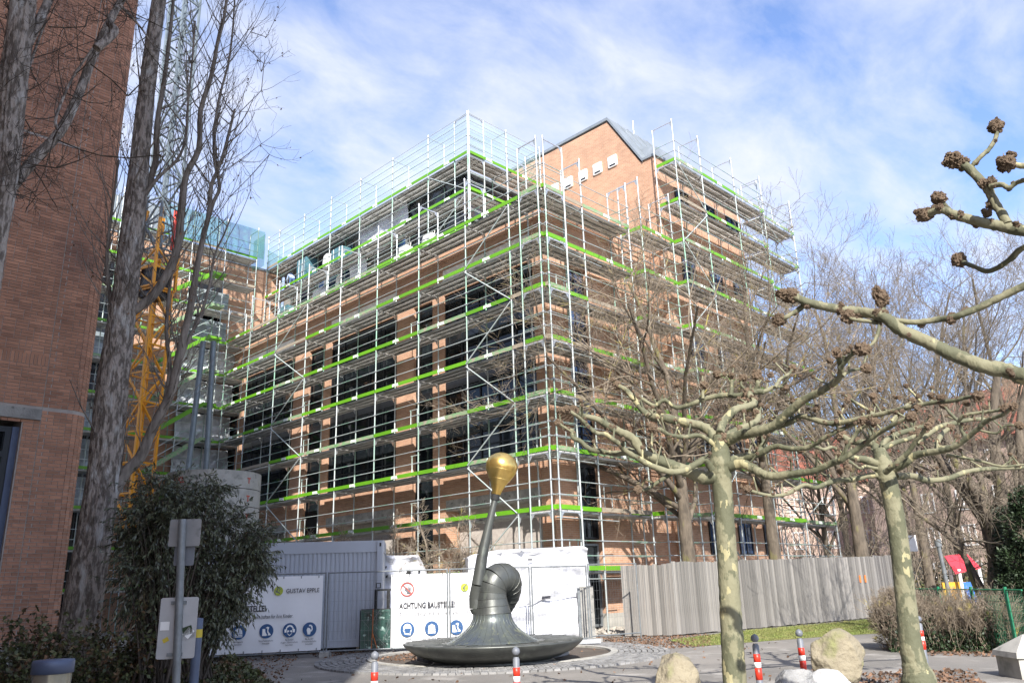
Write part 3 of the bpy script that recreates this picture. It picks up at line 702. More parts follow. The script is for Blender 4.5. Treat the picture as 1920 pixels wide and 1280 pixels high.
# stair flights: green stringers, silver treads and rails
for k in range(1, 10):
    z0 = 2.02+2*k*.995-1.99; xa, xb = 16.2, 18.9
    m_ = MB(); m_.bar((xa, 43.2, z0+.1), (xb, 43.2, z0+2.05), .04, .2); m_.bar((xa, 43.85, z0+.1), (xb, 43.85, z0+2.05), .04, .2)
    m_.box(xb, 43.2, z0+1.95, xb+.7, 43.85, z0+2.1)
    fl = part('stair_flight', m_, 'toe_bright' if k % 2 else 'toe_old', S8); fl.matrix_parent_inverse = Matrix.Translation((-21.9, -44.1, 0))
    for q in range(9):
        t = (q+.5)/9; m_ = MB(); m_.box(xa+(xb-xa)*t-.09, 43.23, z0+.1+1.95*t, xa+(xb-xa)*t+.09, 43.82, z0+.13+1.95*t); part('tread', m_, 'zinc', fl)
    for h in (.5, 1.0):
        m_ = MB(); m_.tube([(xa, 43.18, z0+.1+h), (xb, 43.18, z0+2.05+h)], .02, 6); part('stair_rail', m_, 'tube_white', fl)
# gates hanging at the slots and odd spots of the left facade
R = random.Random(8)
for (yy, k) in [(8.6, 0), (8.5, 1), (8.5, 2), (8.6, 3), (8.6, 5), (17.4, 2), (17.4, 3), (17.5, 4), (17.4, 1), (4.0, 0), (26.2, 3), (26.3, 4), (26.2, 5), (1.0, 2)]:
    link('end_gate', HOOP, S1, M4=basis((.75, yy, D8[k]+.05), Y_, X_, Z_))
for (xx, k) in [(1.6, 0), (1.7, 2), (1.6, 3), (1.6, 5), (3.7, 1)]:
    link('end_gate', HOOP, S2, M4=basis((xx, .7, D8[k]+.1), X_, Y_, Z_))
# ledger ties round the corner
for z in D8:
    link('tie_tube', RL2, S1, M4=span((-.05, .1, z-.25), (3.4, .2, z-.28)))
# green debris net round the rear roof edge
net = thing('debris_net', 'green debris net hung along the rear roof scaffolding', 'net', (0, 0, 0))
sheet('net_panel', (22.3, 44.0, 22.0), -X_, Z_, 6.4, 1.9, 40, 10, .06, 1.2, 'net_green', net, seed=41)
sheet('net_panel', (22.35, 44.0, 21.6), Y_, Z_, 1.6, 2.2, 10, 10, .05, 1.2, 'net_green', net, seed=42)
sheet('net_panel', (23.28, 45.4, 21.9), X_, Z_, 4.6, 1.5, 24, 8, .05, 1.2, 'net_green', net, seed=43, sag=lambda a, b: -.9*a*b)

rn = thing('edge_net', 'thin pale mint safety net behind the rails of the roof edge scaffolding', 'net')
m_ = MB(); m_.box(23.40, 25.72, 22.2, 23.403, 45.5, 24.25); part('net_panel', m_, 'net_mint', rn)
m_ = MB(); m_.box(23.45, 25.66, 22.2, 28.6, 25.663, 24.25); part('net_panel', m_, 'net_mint', rn)

# material stored along the roof terrace
R = random.Random(77)
def on_deck(px, py, X=23.95):
    v = onX(px, py, X); return v
for i, (px, py, zz, kind, lb) in enumerate(((618, 478, 20.02, 'bag', 'white builders bag on the roof scaffolding, left of the teal wrapped crate'), (640, 466, 20.02, 'crate', 'teal film wrapped crate standing beside the white builders bag'), (574, 500, 20.02, 'crate', 'tall teal crate near the left end of the roof scaffolding'), (762, 410, 18.02, 'bag', 'white sheeted heap on the roof scaffolding under the sagging white foil'), (806, 430, 18.02, 'bag', 'white bag on the roof scaffolding close to the dark foil'), (540, 540, 18.02, 'crate', 'low teal crate near the worker'))):
    v = on_deck(px, py); p = Vector((24.0, v.y, zz+.01))
    if kind == 'bag':
        T = thing('builders_bag', lb, 'bag', p); m_ = MB(); m_.lathe([(.001, 0), (.36, .02), (.44, .25), (.46, .6), (.40, .9), (.28, 1.08), (.10, 1.16), (.001, 1.15)], n=20)
        m_.v = [tuple(Vector(q)*(1+.10*mnoise.noise(Vector(q)*3+Vector((i, 0, 0))))) for q in m_.v]; part('sack', m_, 'bag_white', T)
        for s in (-1, 1): m_ = MB(); m_.tube([(0, s*.3, .95), (0, s*.34, 1.2), (0, s*.15, 1.25), (0, s*.1, 1.05)], .02, 6); part('strap', m_, 'bag_white', T)
    else:
        h = 1.6 if i == 2 else 1.0; T = thing('crate', lb, 'crate', p); m_ = MB(); m_.box(-.38, -.55, .10, .38, .55, h); part('wrapped_load', m_, 'crate_teal', T)
        m_ = MB(); m_.box(-.4, -.58, 0, .4, .58, .099); part('pallet', m_, 'toe_wood', T)
        for s in (-.3, .3): m_ = MB(); m_.box(-.385, s-.03, .10, -.381, s+.03, h); part('strap', m_, 'white_print', T)
# ------------------------------------------------------------------ fountain sculpture
FC = onz(925, 1229, 0); FC.z = 0
FU = Vector((_r[0], _r[1], 0)).normalized(); FV = Vector((_f[0], _f[1], 0)).normalized()   # across / away from the viewpoint
SP = atd(925, 1200, 18.9)
SCX = Vector((SP.x, SP.y, 0))
T = thing('fountain_sculpture', 'dark bronze fountain with flared horn, coiled pipe and golden bulb on a leaning stalk', 'sculpture', SCX)
def rel(px, py, dd=0.0):       # point near the sculpture's own upright plane, dd metres further away
    v = atd(px, py, 18.9) - SCX; return v + FV*dd
m_ = MB(); m_.lathe([(0, .01), (1.38, .01), (1.31, .07), (1.33, .10), (1.48, .13), (1.76, .245), (1.92, .36), (1.99, .43), (2.0, .455), (1.96, .47), (1.5, .445), (1.15, .44), (.6, .44)], (0, 0, 0), 72)
bs = part('basin', m_, 'bronze', T)
for i in range(24):
    a = 2*math.pi*i/24; m_ = MB(); m_.bar((1.15*math.cos(a), 1.15*math.sin(a), .447), (1.94*math.cos(a), 1.94*math.sin(a), .480), .012, .012); part('seam', m_, 'bronze', bs)
o = rel(930, 1193)
hx, hy = o.x, o.y
ztop = rel(922, 1150).z
prof = []
for i in range(17):
    t = i/16; z = .44+(ztop-.44)*t; r = .425+(1.02-.425)*(1-t)**2.1; prof.append((r, z))
m_ = MB(); m_.lathe([(1.04, .40)]+prof, (0, 0, 0), 64)
off = Vector(((rel(923, 1150)).x, (rel(923, 1150)).y, 0))
fl = part('flare', m_, 'bronze_flare', T, loc=off)
for i in range(32):
    a = 2*math.pi*i/32; m_ = MB(); m_.tube([(p[0]*1.003*math.cos(a), p[0]*1.003*math.sin(a), p[1]) for p in prof[::2]], .007, 4, caps=False); part('rib', m_, 'bronze_flare', fl)
# bent pipe: cone out of the flare, up, over to the right and down behind
ctrl = [((923, 1150), .42, 0), ((922, 1136), .385, 0), ((921, 1122), .355, 0), ((921, 1109), .345, 0), ((923, 1098), .345, 0), ((928, 1089), .345, .03), ((936, 1084), .34, .10), ((944, 1083), .335, .20), ((950, 1087), .325, .32), ((953, 1095), .31, .45), ((953, 1105), .295, .58), ((951, 1116), .28, .68), ((946, 1128), .26, .76), ((940, 1142), .235, .8)]
P_ = [rel(c[0][0], c[0][1], c[2]) for c in ctrl]; P_[0].z = ztop
pc_, rc_ = catmull(P_, [c[1] for c in ctrl], 6)
for i in range(len(P_)-1):
    m_ = MB(); m_.tube(pc_[6*i:6*i+7], rc_[6*i:6*i+7], 44); sg = part('pipe_segment', m_, 'bronze', T)
    a, b = pc_[6*i], pc_[6*i+1]; d = (b-a).normalized()
    m_ = MB(); m_.tube([a-d*.011, a-d*.008, a+d*.008, a+d*.011], [rc_[6*i]*.99, rc_[6*i]*1.022, rc_[6*i]*1.022, rc_[6*i]*.99], 44, smooth=False); part('collar', m_, 'bronze', sg)
st = [((894, 1150), .10), ((893, 1140), .155), ((893, 1120), .165), ((897, 1096), .150), ((905, 1040), .125), ((917, 985), .095), ((929, 934), .068)]
Q = [rel(c[0][0], c[0][1], -.12 if i > 2 else -.05) for i, c in enumerate(st)]
sm_ = part
for i in range(len(Q)-1):
    a, b = Q[i], Q[i+1]; m_ = MB(); m_.tube([a, b], [st[i][1], st[i+1][1]*.98], 24); part('stalk', m_, 'bronze', T)
Qd = (Q[-1]-Q[-2]).normalized()
m_ = MB(); m_.tube([Q[-1]-Qd*.05, Q[-1]+Qd*.12], .095, 24); part('neck', m_, 'rubber', T)
A = Q[-1]+Qd*.08; tip = rel(946, 850, -.12); Ld = (tip-A); LL = Ld.length; Ld.normalize()
pr = [(0, .10), (.08, .115), (.18, .15), (.30, .215), (.42, .29), (.52, .345), (.62, .375), (.71, .378), (.80, .35), (.88, .29), (.94, .21), (.98, .12), (1, .01)]
m_ = MB(); m_.tube([A+Ld*LL*t for t, r in pr], [r for t, r in pr], 48); gb_ = part('gold_bulb', m_, 'gold', T)
for t, r in ((.58, .366), (.36, .255)):
    m_ = MB(); m_.tube([A+Ld*(LL*t-.006), A+Ld*(LL*t+.006)], r, 48); part('seam', m_, 'gold', gb_)
# paved ring
pv = thing('paving', '', 'x'); del pv['label']; del pv['category']; pv['kind'] = 'structure'; pv.name = 'fountain_paving'; pv.location = FC
RR = 2.85
m_ = MB(); m_.lathe([(RR, .004), (RR, .06), (RR+.17, .06), (RR+.17, .004)], (0, 0, 0), 90, smooth=False); part('kerb_ring', m_, 'concrete_pale', pv)
m_ = MB(); m_.lathe([(0, .008), (RR, .008)], (0, 0, 0), 60); part('drain_bed', m_, 'soil', pv)
m_ = MB(); m_.lathe([(1.55, .012), (1.55, .085), (1.85, .085), (1.85, .012)], (0, 0, 0), 60, smooth=False); part('inner_ring', m_, 'concrete', pv)
rows = []; R = random.Random(5); camrel = Vector((0, 0, EYE))-FC
for k in range(9):
    r0 = RR+.19+k*.135; nk = int(2*math.pi*r0/.155)
    for j in range(nk):
        a = 2*math.pi*(j+(.5 if k % 2 else 0))/nk
        rows.append((r0+.062, a, 2*math.pi*(r0+.062)/nk))
rows.sort(key=lambda t: (Vector((t[0]*math.cos(t[1]), t[0]*math.sin(t[1]), 0))-camrel).length)
su = MB(); su.hexa([(-.5, -.5, -.5), (.5, -.5, -.5), (.5, .5, -.5), (-.5, .5, -.5), (-.42, -.42, .5), (.42, -.42, .5), (.42, .42, .5), (-.42, .42, .5)]); sume = su.mesh('sett', 'sett')
rs = MB()
for i, (r, a, w) in enumerate(rows):
    c = Vector((r*math.cos(a), r*math.sin(a), .012+R.random()*.008)); u = Vector((-math.sin(a), math.cos(a), 0)); n = Vector((math.cos(a), math.sin(a), 0))
    tw = R.uniform(-.06, .06); u2 = u*math.cos(tw)+n*math.sin(tw); n2 = n*math.cos(tw)-u*math.sin(tw)
    if i < 298: link('sett', sume, pv, M4=basis(c, u2*(w-.014), n2*.12, Z_*.05))
    else:
        rs.hexa([c+u2*x*(w-.014)+n2*y*.12+Z_*z*.05 for z, q in ((-.5, .5), (.5, .42)) for x, y in ((-q, -q), (q, -q), (q, q), (-q, q))])
part('setts', rs, 'sett', pv, kind='stuff')

# ------------------------------------------------------------------ site container
c1 = atd(717, 1213, 23.9); c0 = atd(450, 1222, 24.3); c1.z = c0.z = 0
cu = (c1-c0).normalized(); cn = Vector((cu.y, -cu.x, 0));
if cn.dot(-c1) < 0: cn = -cn
CL, CH, CZ = 6.06, 2.85, .14
o = c1-cu*CL
T = thing('site_container', 'pale grey site office container standing behind the construction fence', 'container', o)
m_ = MB(); m_.obox(cu*(CL/2)-cn*1.2+Z_*(CZ+CH/2), cu, cn, Z_, CL/2-.02, 1.16, CH/2-.02); part('body', m_, 'container', T)
for z, h in ((CZ, .20), (CZ+CH-.32, .32)):
    m_ = MB(); m_.obox(cu*(CL/2)+Z_*(z+h/2)-cn*.05, cu, cn, Z_, CL/2, .06, h/2); part('rail', m_, 'container', T)
    m_ = MB(); m_.obox(cu*(CL-.05)+Z_*(z+h/2)-cn*1.2, cn, cu, Z_, 1.09, .06, h/2); part('rail', m_, 'container', T)
for a, d in ((.10, 0), (CL-.10, 0), (CL-.10, -2.3)):
    m_ = MB(); m_.obox(cu*a+cn*(d-.03)+Z_*(CZ+CH/2), cu, cn, Z_, .09, .09, CH/2-.003); part('corner_post', m_, 'container', T)
m_ = MB(); m_.obox(cu*(CL-.10)+cn*.062+Z_*(CZ+CH-.12), cu, cn, Z_, .025, .004, .05); part('corner_slot', m_, 'rubber', T)
x = .24; k = 0
rib = MB(); rib.hexa([(-.045, 0, 0), (.045, 0, 0), (.045, 0, 1), (-.045, 0, 1), (-.03, .028, 0), (.03, .028, 0), (.03, .028, 1), (-.03, .028, 1)]); ribm = rib.mesh('wall_rib', 'container')
while x < CL-.22:
    link('wall_rib', ribm, T, M4=basis(cu*x-cn*.041+Z_*(CZ+.2), cu, cn, Z_*(CH-.52))); x += .125
for a in (.5, 3, 5.5):
    m_ = MB(); m_.obox(cu*a-cn*.3+Z_*(CZ/2), cu, cn, Z_, .15, .4, CZ/2-.001); part('timber_block', m_, 'toe_wood', T)

# ------------------------------------------------------------------ construction fence and its banners
def fence_panel(pa, pb, label, h=2.0, z0=.12, feet=True, dens=.10):
    pa, pb = Vector(pa), Vector(pb); d = pb-pa; Ln = d.length; u = d.normalized()
    T = thing('construction_fence', label, 'construction fence', pa, group='mesh construction fence panels')
    for q in (.02, Ln-.02):
        m_ = MB(); m_.tube([u*q+Z_*.03, u*q+Z_*(z0+h)], .021, 8); part('post', m_, 'galv', T)
    for z in (z0+.02, z0+h-.02):
        m_ = MB(); m_.tube([u*.02+Z_*z, u*(Ln-.02)+Z_*z], .019, 8); part('rail', m_, 'galv', T)
    s = []
    x = .1
    while x < Ln-.05: s.append((*(u*x+Z_*z0), *(u*x+Z_*(z0+h)), .0022, .0022)); x += dens
    for k in range(1, 8): z = z0+h*k/8; s.append((*(u*.02+Z_*z), *(u*(Ln-.02)+Z_*z), .0024, .0024))
    link('wire_mesh', seg_mesh('wire_mesh', s, 'galv'), T, kind='stuff')
    if feet:
        nrm = Vector((u.y, -u.x, 0))
        m_ = MB(); m_.obox(u*0+Z_*.07, u, nrm, Z_, .12, .36, .068); part('concrete_foot', m_, 'concrete', T)
    return T
G0 = atd(377, 1222, 22.9); G1 = atd(610, 1219, 22.7); G2 = atd(843, 1214, 22.6); G3 = atd(1000, 1205, 23.3); G4 = atd(1109, 1200, 24.0); G5 = atd(1203, 1194, 25.2)
for p in (G0, G1, G2, G3, G4, G5): p.z = 0
Gm = G0+(G0-G1)
fence_panel(Gm, G0-(G0-Gm).normalized()*.03, 'construction fence panel hidden behind the dark evergreen bush')
fence_panel(G0, G1-(G1-G0).normalized()*.03, 'construction fence panel carrying the left warning banner')
fence_panel(G1, G2-(G2-G1).normalized()*.03, 'construction fence panel in front of the container and the glass panes')
fence_panel(G2, G3-(G3-G2).normalized()*.03, 'construction fence panel behind the leaning bronze stalk')
fence_panel(G3, G4-(G4-G3).normalized()*.03, 'construction fence panel in front of the white wrapped pile')
fence_panel(G4, G5, 'construction fence gate panel beside the wooden board fence, glass door behind', z0=.16)
dsh = atd(1040, 1205, 22.6); dsh.z = 0
T = thing('fence_trolley', 'low silver steel base rail lying at the foot of the white wrapped pile', 'steel rail', (0, 0, 0))
a_, b_ = atd(965, 1209, 22.8), atd(1126, 1199, 23.0); a_.z = b_.z = .12
m_ = MB(); m_.bar(a_, b_, .09, .10); part('beam', m_, 'zinc', T)
for t in (.35, .75):
    p = a_.lerp(b_, t); m_ = MB(); m_.tube([p+Vector((-.12, .1, 0)), p+Vector((-.12, .1, -.11)), p+Vector((.12, -.1, -.11)), p+Vector((.12, -.1, 0))], .014, 6); part('bracket', m_, 'zinc', T)

def icon(parent, c, u, n, kind, r=.155):
    c = Vector(c)
    m_ = MB(); m_.prism(circ(r), c, u, Z_, n, .006); dsk = part('safety_icon', m_, 'print_blue', parent)
    polys = []
    if kind == 'helmet':
        polys = [([(-.09, .02), (-.085, .06), (-.05, .105), (0, .118), (.05, .105), (.085, .06), (.09, .02)], 1), ([(-.075, .012), (-.055, .012), (-.075, -.02), (-.05, -.04), (-.055, -.075), (0, -.085), (.045, -.085), (.045, -.12), (.058, -.12), (.06, -.06), (.085, .012), (.098, .012), (.07, -.12), (-.06, -.098), (-.07, -.05), (-.095, -.02)], 1)]
    elif kind == 'vest':
        for x in (-.07, -.035, 0, .035, .07): polys.append(([(x-.012, -.045), (x+.012, -.045), (x*.8+.010, .095-abs(x)*.4), (x*.8-.010, .095-abs(x)*.4)], 1))
        for z in (-.065, -.095): polys.append(([(-.085, z-.008), (.085, z-.008), (.085, z+.008), (-.085, z+.008)], 1))
    elif kind == 'boot':
        polys = [([(-.09, -.10), (.0, -.10), (.02, -.085), (-.02, -.02), (-.03, .05), (-.085, .05)], 1), ([(-.02, .07), (.02, .095), (.06, .085), (.04, .02), (.05, -.02), (.10, -.07), (.095, -.09), (.03, -.09), (.045, -.06), (.02, -.02), (.02, .06)], 1)]
    elif kind == 'ears':
        polys = [([(-.08, .0), (-.085, .05), (-.05, .10), (0, .115), (.05, .10), (.085, .05), (.08, .0), (.06, .0), (.06, .05), (.0, .085), (-.06, .05), (-.06, .0)], 1), ([(-.115, -.045), (-.07, -.05), (-.07, .03), (-.115, .02)], 1), ([(.07, -.05), (.115, -.045), (.115, .02), (.07, .03)], 1), ([(-.05, -.055), (-.06, -.02), (-.05, 0), (-.01, -.005), (-.01, -.03), (-.03, -.04)], 1), ([(.05, -.055), (.03, -.04), (.01, -.03), (.01, -.005), (.05, 0), (.06, -.02)], 1), ([(-.055, -.07), (0, -.125), (.055, -.07), (.045, -.065), (0, -.105), (-.045, -.065)], 1)]
    elif kind == 'glove':
        polys = [([(-.04, -.11), (.015, -.11), (.035, -.02), (.0, .03), (-.045, .04), (-.065, -.01)], 1), ([(.03, .10), (.06, .07), (.07, 0), (.05, -.05), (.035, -.04), (.045, .02), (.02, .07), (-.02, .07), (-.01, .10)], 1)]
    mk = MB()
    for pl, _ in polys: mk.prism([(a*r/.155, b*r/.155) for a, b in pl], c+n*.0065, u, Z_, n, .004)
    part('pictogram', mk, 'white_print', dsk)
    return dsk
def lettering(parent, s, size, c, u, n, mat_='print_black', bold=.0, sx=1.0, align='LEFT'):
    me = text_mesh(s, size, mat_, bold, align, sx); o = link('lettering', me, parent, M4=basis(Vector(c)+n*.006, u, Z_, n)); return o
def banner(pa, pb, z0, h, label, right_cut=1.0, hand=False, seed=1):
    pa, pb = Vector(pa), Vector(pb); u = (pb-pa).normalized(); n = Vector((u.y, -u.x, 0))
    if n.dot(-pa) < 0: n = -n
    Lb = (pb-pa).length
    T = thing('banner', label, 'banner', pa+n*.03)
    o = sheet('vinyl_sheet', Vector((0, 0, z0)), u, Z_, Lb, h, 60, 24, .018, .9, 'vinyl', T, seed=seed)
    for i in range(int(Lb/.45)+1):
        for z in (z0+.03, z0+h-.03):
            if i*.45 < Lb-.02: m_ = MB(); m_.obox(u*(i*.45+.03)+Z_*z+n*.02, u, n, Z_, .012, .01, .03); part('eyelet_tie', m_, 'galv', T)
    return T, u, n*.9999+Vector((0, 0, 0)), Lb
PP = .032
# left banner: everything laid out from its right edge
T, u, n, Lb = banner(G0+(G0-G1).normalized()*-.10, G1-(G1-G0).normalized()*.12, .18, 1.86, 'left white warning banner with five safety icons, partly behind the evergreen bush', seed=3)
o = n*PP
def bx(q, z): return u*(Lb-q)+o+Z_*z
m_ = MB(); m_.prism(circ(.115), bx(1.13, 1.68), u, Z_, n, .006); lg = part('round_logo', m_, 'print_lime', T)
m_ = MB(); m_.prism([(-.02, .10), (.0, .10), (-.03, .0), (.05, -.06), (.04, -.08), (-.06, -.01)], bx(1.13, 1.68)+n*.0065, u, Z_, n, .003); part('logo_stroke', m_, 'print_grey', lg)
lettering(T, 'GUSTAV EPPLE', .155, bx(.94, 1.62), u, n, bold=.001, sx=.84)
lettering(T, 'ACHTUNG BAUSTELLE!', .205, bx(2.92, 1.19), u, n, bold=.005, sx=.70)
lettering(T, 'Zutritt für Unbefugte verboten. Eltern haften für ihre Kinder.', .135, bx(2.92, 1.01), u, n, sx=.655)
for q, kd, t in ((2.83, 'helmet', 'Schutzhelm\nbenutzen'), (2.06, 'vest', 'Warnweste\nbenutzen'), (1.38, 'boot', 'Sicherheitsschuhe\nbenutzen'), (.80, 'ears', 'Bei Bedarf\nAugen-, Gehörschutz\nbenutzen'), (.30, 'glove', 'Bei Bedarf\nSchutzhandschuhe\nbenutzen')):
    icon(T, bx(q+.0, .70), u, n, kd, .175); lettering(T, t, .062, bx(q, .45), u, n, 'print_grey', sx=.8, align='CENTER')
# right banner
T, u, n, Lb = banner(G1.lerp(G2, .52), G2.lerp(G3, .62), .16, 1.84, 'right white warning banner with red crossed hand, running behind the bronze sculpture', seed=6)
o = n*PP; o0 = G1.lerp(G2, .52)
def b2(q, z): return u*q+o+Z_*z
m_ = MB()
for i in range(32):
    a0, a1 = 2*math.pi*i/32, 2*math.pi*(i+1)/32
    m_.prism([(.185*math.cos(a0), .185*math.sin(a0)), (.185*math.cos(a1), .185*math.sin(a1)), (.155*math.cos(a1), .155*math.sin(a1)), (.155*math.cos(a0), .155*math.sin(a0))], b2(.42, 1.62), u, Z_, n, .005)
m_.prism([(-.125, .11), (-.11, .125), (.125, -.11), (.11, -.125)], b2(.42, 1.62), u, Z_, n, .006)
pr_ = part('prohibition_sign', m_, 'print_red', T)
m_ = MB(); hp = b2(.46, 1.60)
m_.prism([(-.045, -.09), (.035, -.09), (.05, 0), (-.05, 0)], hp, u, Z_, n, .004)
for a, b in ((-.045, .075), (-.018, .10), (.01, .095), (.036, .07)): m_.prism([(a-.011, .002), (a+.011, .002), (a*1.15+.010, b), (a*1.15-.010, b)], hp, u, Z_, n, .004)
m_.prism([(-.05, -.05), (-.055, -.01), (-.10, .035), (-.11, .02)], hp, u, Z_, n, .004)
part('hand_symbol', m_, 'print_grey', T)
lettering(T, 'ACHTUNG BAUSTELLE!', .205, b2(.215, 1.13), u, n, bold=.005, sx=.70)
lettering(T, 'Zutritt für Unbefugte verboten. Eltern haften für ihre Kinder.', .135, b2(.215, .95), u, n, 'print_grey', sx=.655)
for q, kd, t in ((.43, 'helmet', 'Schutzhelm\nbenutzen'), (1.08, 'vest', 'Warnweste\nbenutzen'), (1.74, 'boot', 'Sicherheitsschuhe\nbenutzen'), (2.4, 'ears', 'Augen-, Gehörschutz\nbenutzen')):
    icon(T, b2(q, .60), u, n, kd, .185); lettering(T, t, .062, b2(q, .35), u, n, 'print_grey', sx=.8, align='CENTER')
m_ = MB(); m_.prism(circ(.105), b2(1.98, 1.62), u, Z_, n, .006); lg = part('round_logo', m_, 'print_lime', T)
m_ = MB(); m_.prism([(.05, .09), (.07, .08), (-.01, -.02), (.02, -.08), (0, -.09), (-.05, -.02)], b2(1.98, 1.62)+n*.0065, u, Z_, n, .003); part('logo_stroke', m_, 'print_grey', lg)
lettering(T, 'GUSTAV EPPLE', .155, b2(2.17, 1.56), u, n, bold=.001, sx=.84)
# glass pane leaning on a black rack
ga = atd(675, 1212, 23.0); gb2 = atd(732, 1213, 22.95); ga.z = gb2.z = .12; u = (gb2-ga).normalized(); n = Vector((u.y, -u.x, 0)); n = n if n.dot(-ga) > 0 else -n
T = thing('shattered_pane', 'shattered greenish glass pane with orange strap leaning behind the fence', 'glass pane', ga)
wv = (Z_*1.0-n*.12).normalized(); w_ = (gb2-ga).length
m_ = MB(); m_.obox(u*w_/2+wv*.5, u, n, wv, w_/2, .02, .5); part('pane', m_, 'broken_glass', T)
m_ = MB(); R = random.Random(3)
for i in range(26):
    a = Vector((R.uniform(.05, w_-.05), 0, R.uniform(.05, .95))); ang = R.choice((.9, 2.2, 1.2))+R.uniform(-.25, .25); l_ = R.uniform(.15, .5)
    b = a+Vector((math.cos(ang)*l_, 0, math.sin(ang)*l_)); b.x = min(max(b.x, .03), w_-.03); b.z = min(max(b.z, .03), .97)
    m_.bar(u*a.x+wv*a.z+n*.024, u*b.x+wv*b.z+n*.024, .008, .004)
part('crack', m_, 'galv', T, kind='stuff')
m_ = MB()
for a, b in (((0, 0), (w_, 0)), ((w_, 0), (w_, 1)), ((w_, 1), (0, 1)), ((0, 1), (0, 0))): m_.bar(u*a[0]+wv*a[1], u*b[0]+wv*b[1], .03, .05)
part('edge_frame', m_, 'rubber', T)
m_ = MB(); m_.bar(u*.32+wv*1.02+n*.05, u*.32+wv*.42+n*.05, .035, .008); m_.bar(u*.32+wv*.42+n*.05, u*.30+wv*.0+n*.05, .03, .008); m_.bar(u*.32+wv*.42+n*.05, u*.46+wv*.0+n*.05, .03, .008); part('strap', m_, 'strap_orange', T)
T = thing('glass_rack', 'thin black steel rack standing behind the shattered glass pane', 'rack', ga-n*.3)
for a in (.36, .70): m_ = MB(); m_.bar(u*a+Z_*0, u*(a+.02)+Z_*1.52, .06, .06); part('upright', m_, 'rubber', T)
m_ = MB(); m_.bar(u*.40+Z_*1.50, u*1.05+Z_*1.50, .05, .05); part('crossbar', m_, 'rubber', T)
m_ = MB()
for a, b in (((.38, 1.56), (.50, 1.56)), ((.50, 1.56), (.50, 1.68)), ((.50, 1.68), (.38, 1.68)), ((.38, 1.68), (.38, 1.56))): m_.bar(u*a[0]+Z_*a[1], u*b[0]+Z_*b[1], .02, .02)
part('lifting_eye', m_, 'rubber', T)

# ------------------------------------------------------------------ wrapped piles
def wrapped(name, label, pa, pb, depth, h, z0, seed, dip=None, n1_=60, n2_=26, group=None):
    """a covered stack: rounded block with folds, one continuous tarpaulin"""
    pa, pb = Vector(pa), Vector(pb); u = (pb-pa).normalized(); n = Vector((u.y, -u.x, 0)); n = n if n.dot(-pa) > 0 else -n
    Lw = (pb-pa).length
    T = thing(name, label, 'covered pile', pa, group=group)
    V = []; path = []
    for j in range(n2_+1): path.append((0.0+.06*math.sin(j), h*j/n2_*1.0, 'f'))
    for j in range(1, 9): path.append((-depth*j/8, h, 't'))
    for j in range(1, 11): path.append((-depth, h*(1-j/10), 'b'))
    for j, (d, z, k) in enumerate(path):
        for i in range(n1_+1):
            a = i/n1_; q = Vector((a*Lw*1.1+seed*5, z*1.6, d*1.3+seed))
            nz = mnoise.noise(q)*.18+mnoise.noise(q*2.7)*.09+.17*(1-abs(mnoise.noise(Vector((a*Lw*.9+seed, z*2.2+a*2, 0)))*2))**3*(1 if k == 'f' else .3)
            zz = z+z0
            if dip: zz -= dip(a)*(z/h)
            e = min(a, 1-a)*Lw; rnd_ = max(0, .18-e)**1.5*1.2
            if k == 'f': zz -= max(0, z-h+.18)*.25
            V.append(tuple(u*(a*Lw)+n*(d+nz*(.8 if k == 'f' else .2)-rnd_*(1 if k == 'f' else 0))+Z_*(zz-rnd_*.8*(z/h)+(mnoise.noise(q*.8)*.06 if k == 't' else 0))))
    w = n1_+1
    Fc = [(j*w+i, j*w+i+1, (j+1)*w+i+1, (j+1)*w+i) for j in range(len(path)-1) for i in range(n1_)]
    link('tarpaulin', quad_mesh('tarpaulin', np.array(V), np.array(Fc), 'tarp', True), T)
    # end flaps
    for i0, s in ((0, 0), (n1_, 1)):
        m_ = MB(); idx = [j*w+i0 for j in range(len(path))]; m_.v = [V[k] for k in idx]; m_.f = [tuple(range(len(idx)))]; m_.m = [0]; m_.sm = [False]
        part('end_flap', m_, 'tarp', T)
    return T, u, n, Lw
pa, pb = atd(880, 1200, 24.6), atd(1112, 1192, 25.2); pa.z = pb.z = 0
T, u, n, Lw = wrapped('wrapped_pile', 'big pile under bright white sheeting behind the bronze fountain', pa, pb, 2.2, 2.62, .06, 4, dip=lambda a: .05+.35*max(0, .25-a)-.12*a)
for a, z, w, h in ((.62, 1.25, .26, .10), (.50, 2.35, .14, .07)):
    m_ = MB(); m_.obox(u*(a*Lw)+n*.20+Z_*z, u, n, Z_, w/2, .006, h/2); part('print_mark', m_, 'print_grey', T)
m_ = MB(); m_.obox(u*(Lw-.42)+n*.22+Z_*.78, u, n, Z_, .035, .035, .72); part('steel_post', m_, 'galv', T)
m_ = MB(); m_.obox(u*(Lw-.16)+n*.15+Z_*.78, u, n, Z_, .20, .03, .76); part('side_panel', m_, 'concrete', T)
pa, pb = atd(700, 1195, 26.5), atd(803, 1190, 26.6); pa.z = pb.z = 0
T, u, n, Lw = wrapped('wrapped_stack', 'smaller white wrapped stack with dark holes beside the container', pa, pb, 1.4, 2.62, .05, 8, dip=lambda a: max(0, a-.82)*3.2, n1_=40)
for a, z, rr in ((.62, 2.12, .085), (.22, 2.02, .04), (.20, 2.3, .035), (.82, 2.15, .04)):
    m_ = MB(); m_.prism([(rr*x, rr*y*1.3) for x, y in ((-1, -.3), (-.6, .3), (.2, 1), (.8, .8), (.9, -.2), (.2, -1))], u*(a*Lw)+n*.17+Z_*z, u, Z_, n, .01); part('tear', m_, 'rubber', T)
# flower bed behind
bd = thing('raised_bed', 'long raised bed of ivy and grass under the left facade', 'planter', (0, 0, 0))
wallpart('planter_wall', bd, [(19.0, 21.0, 0, 19.25, 34, 1.95)], 'toe_wood')

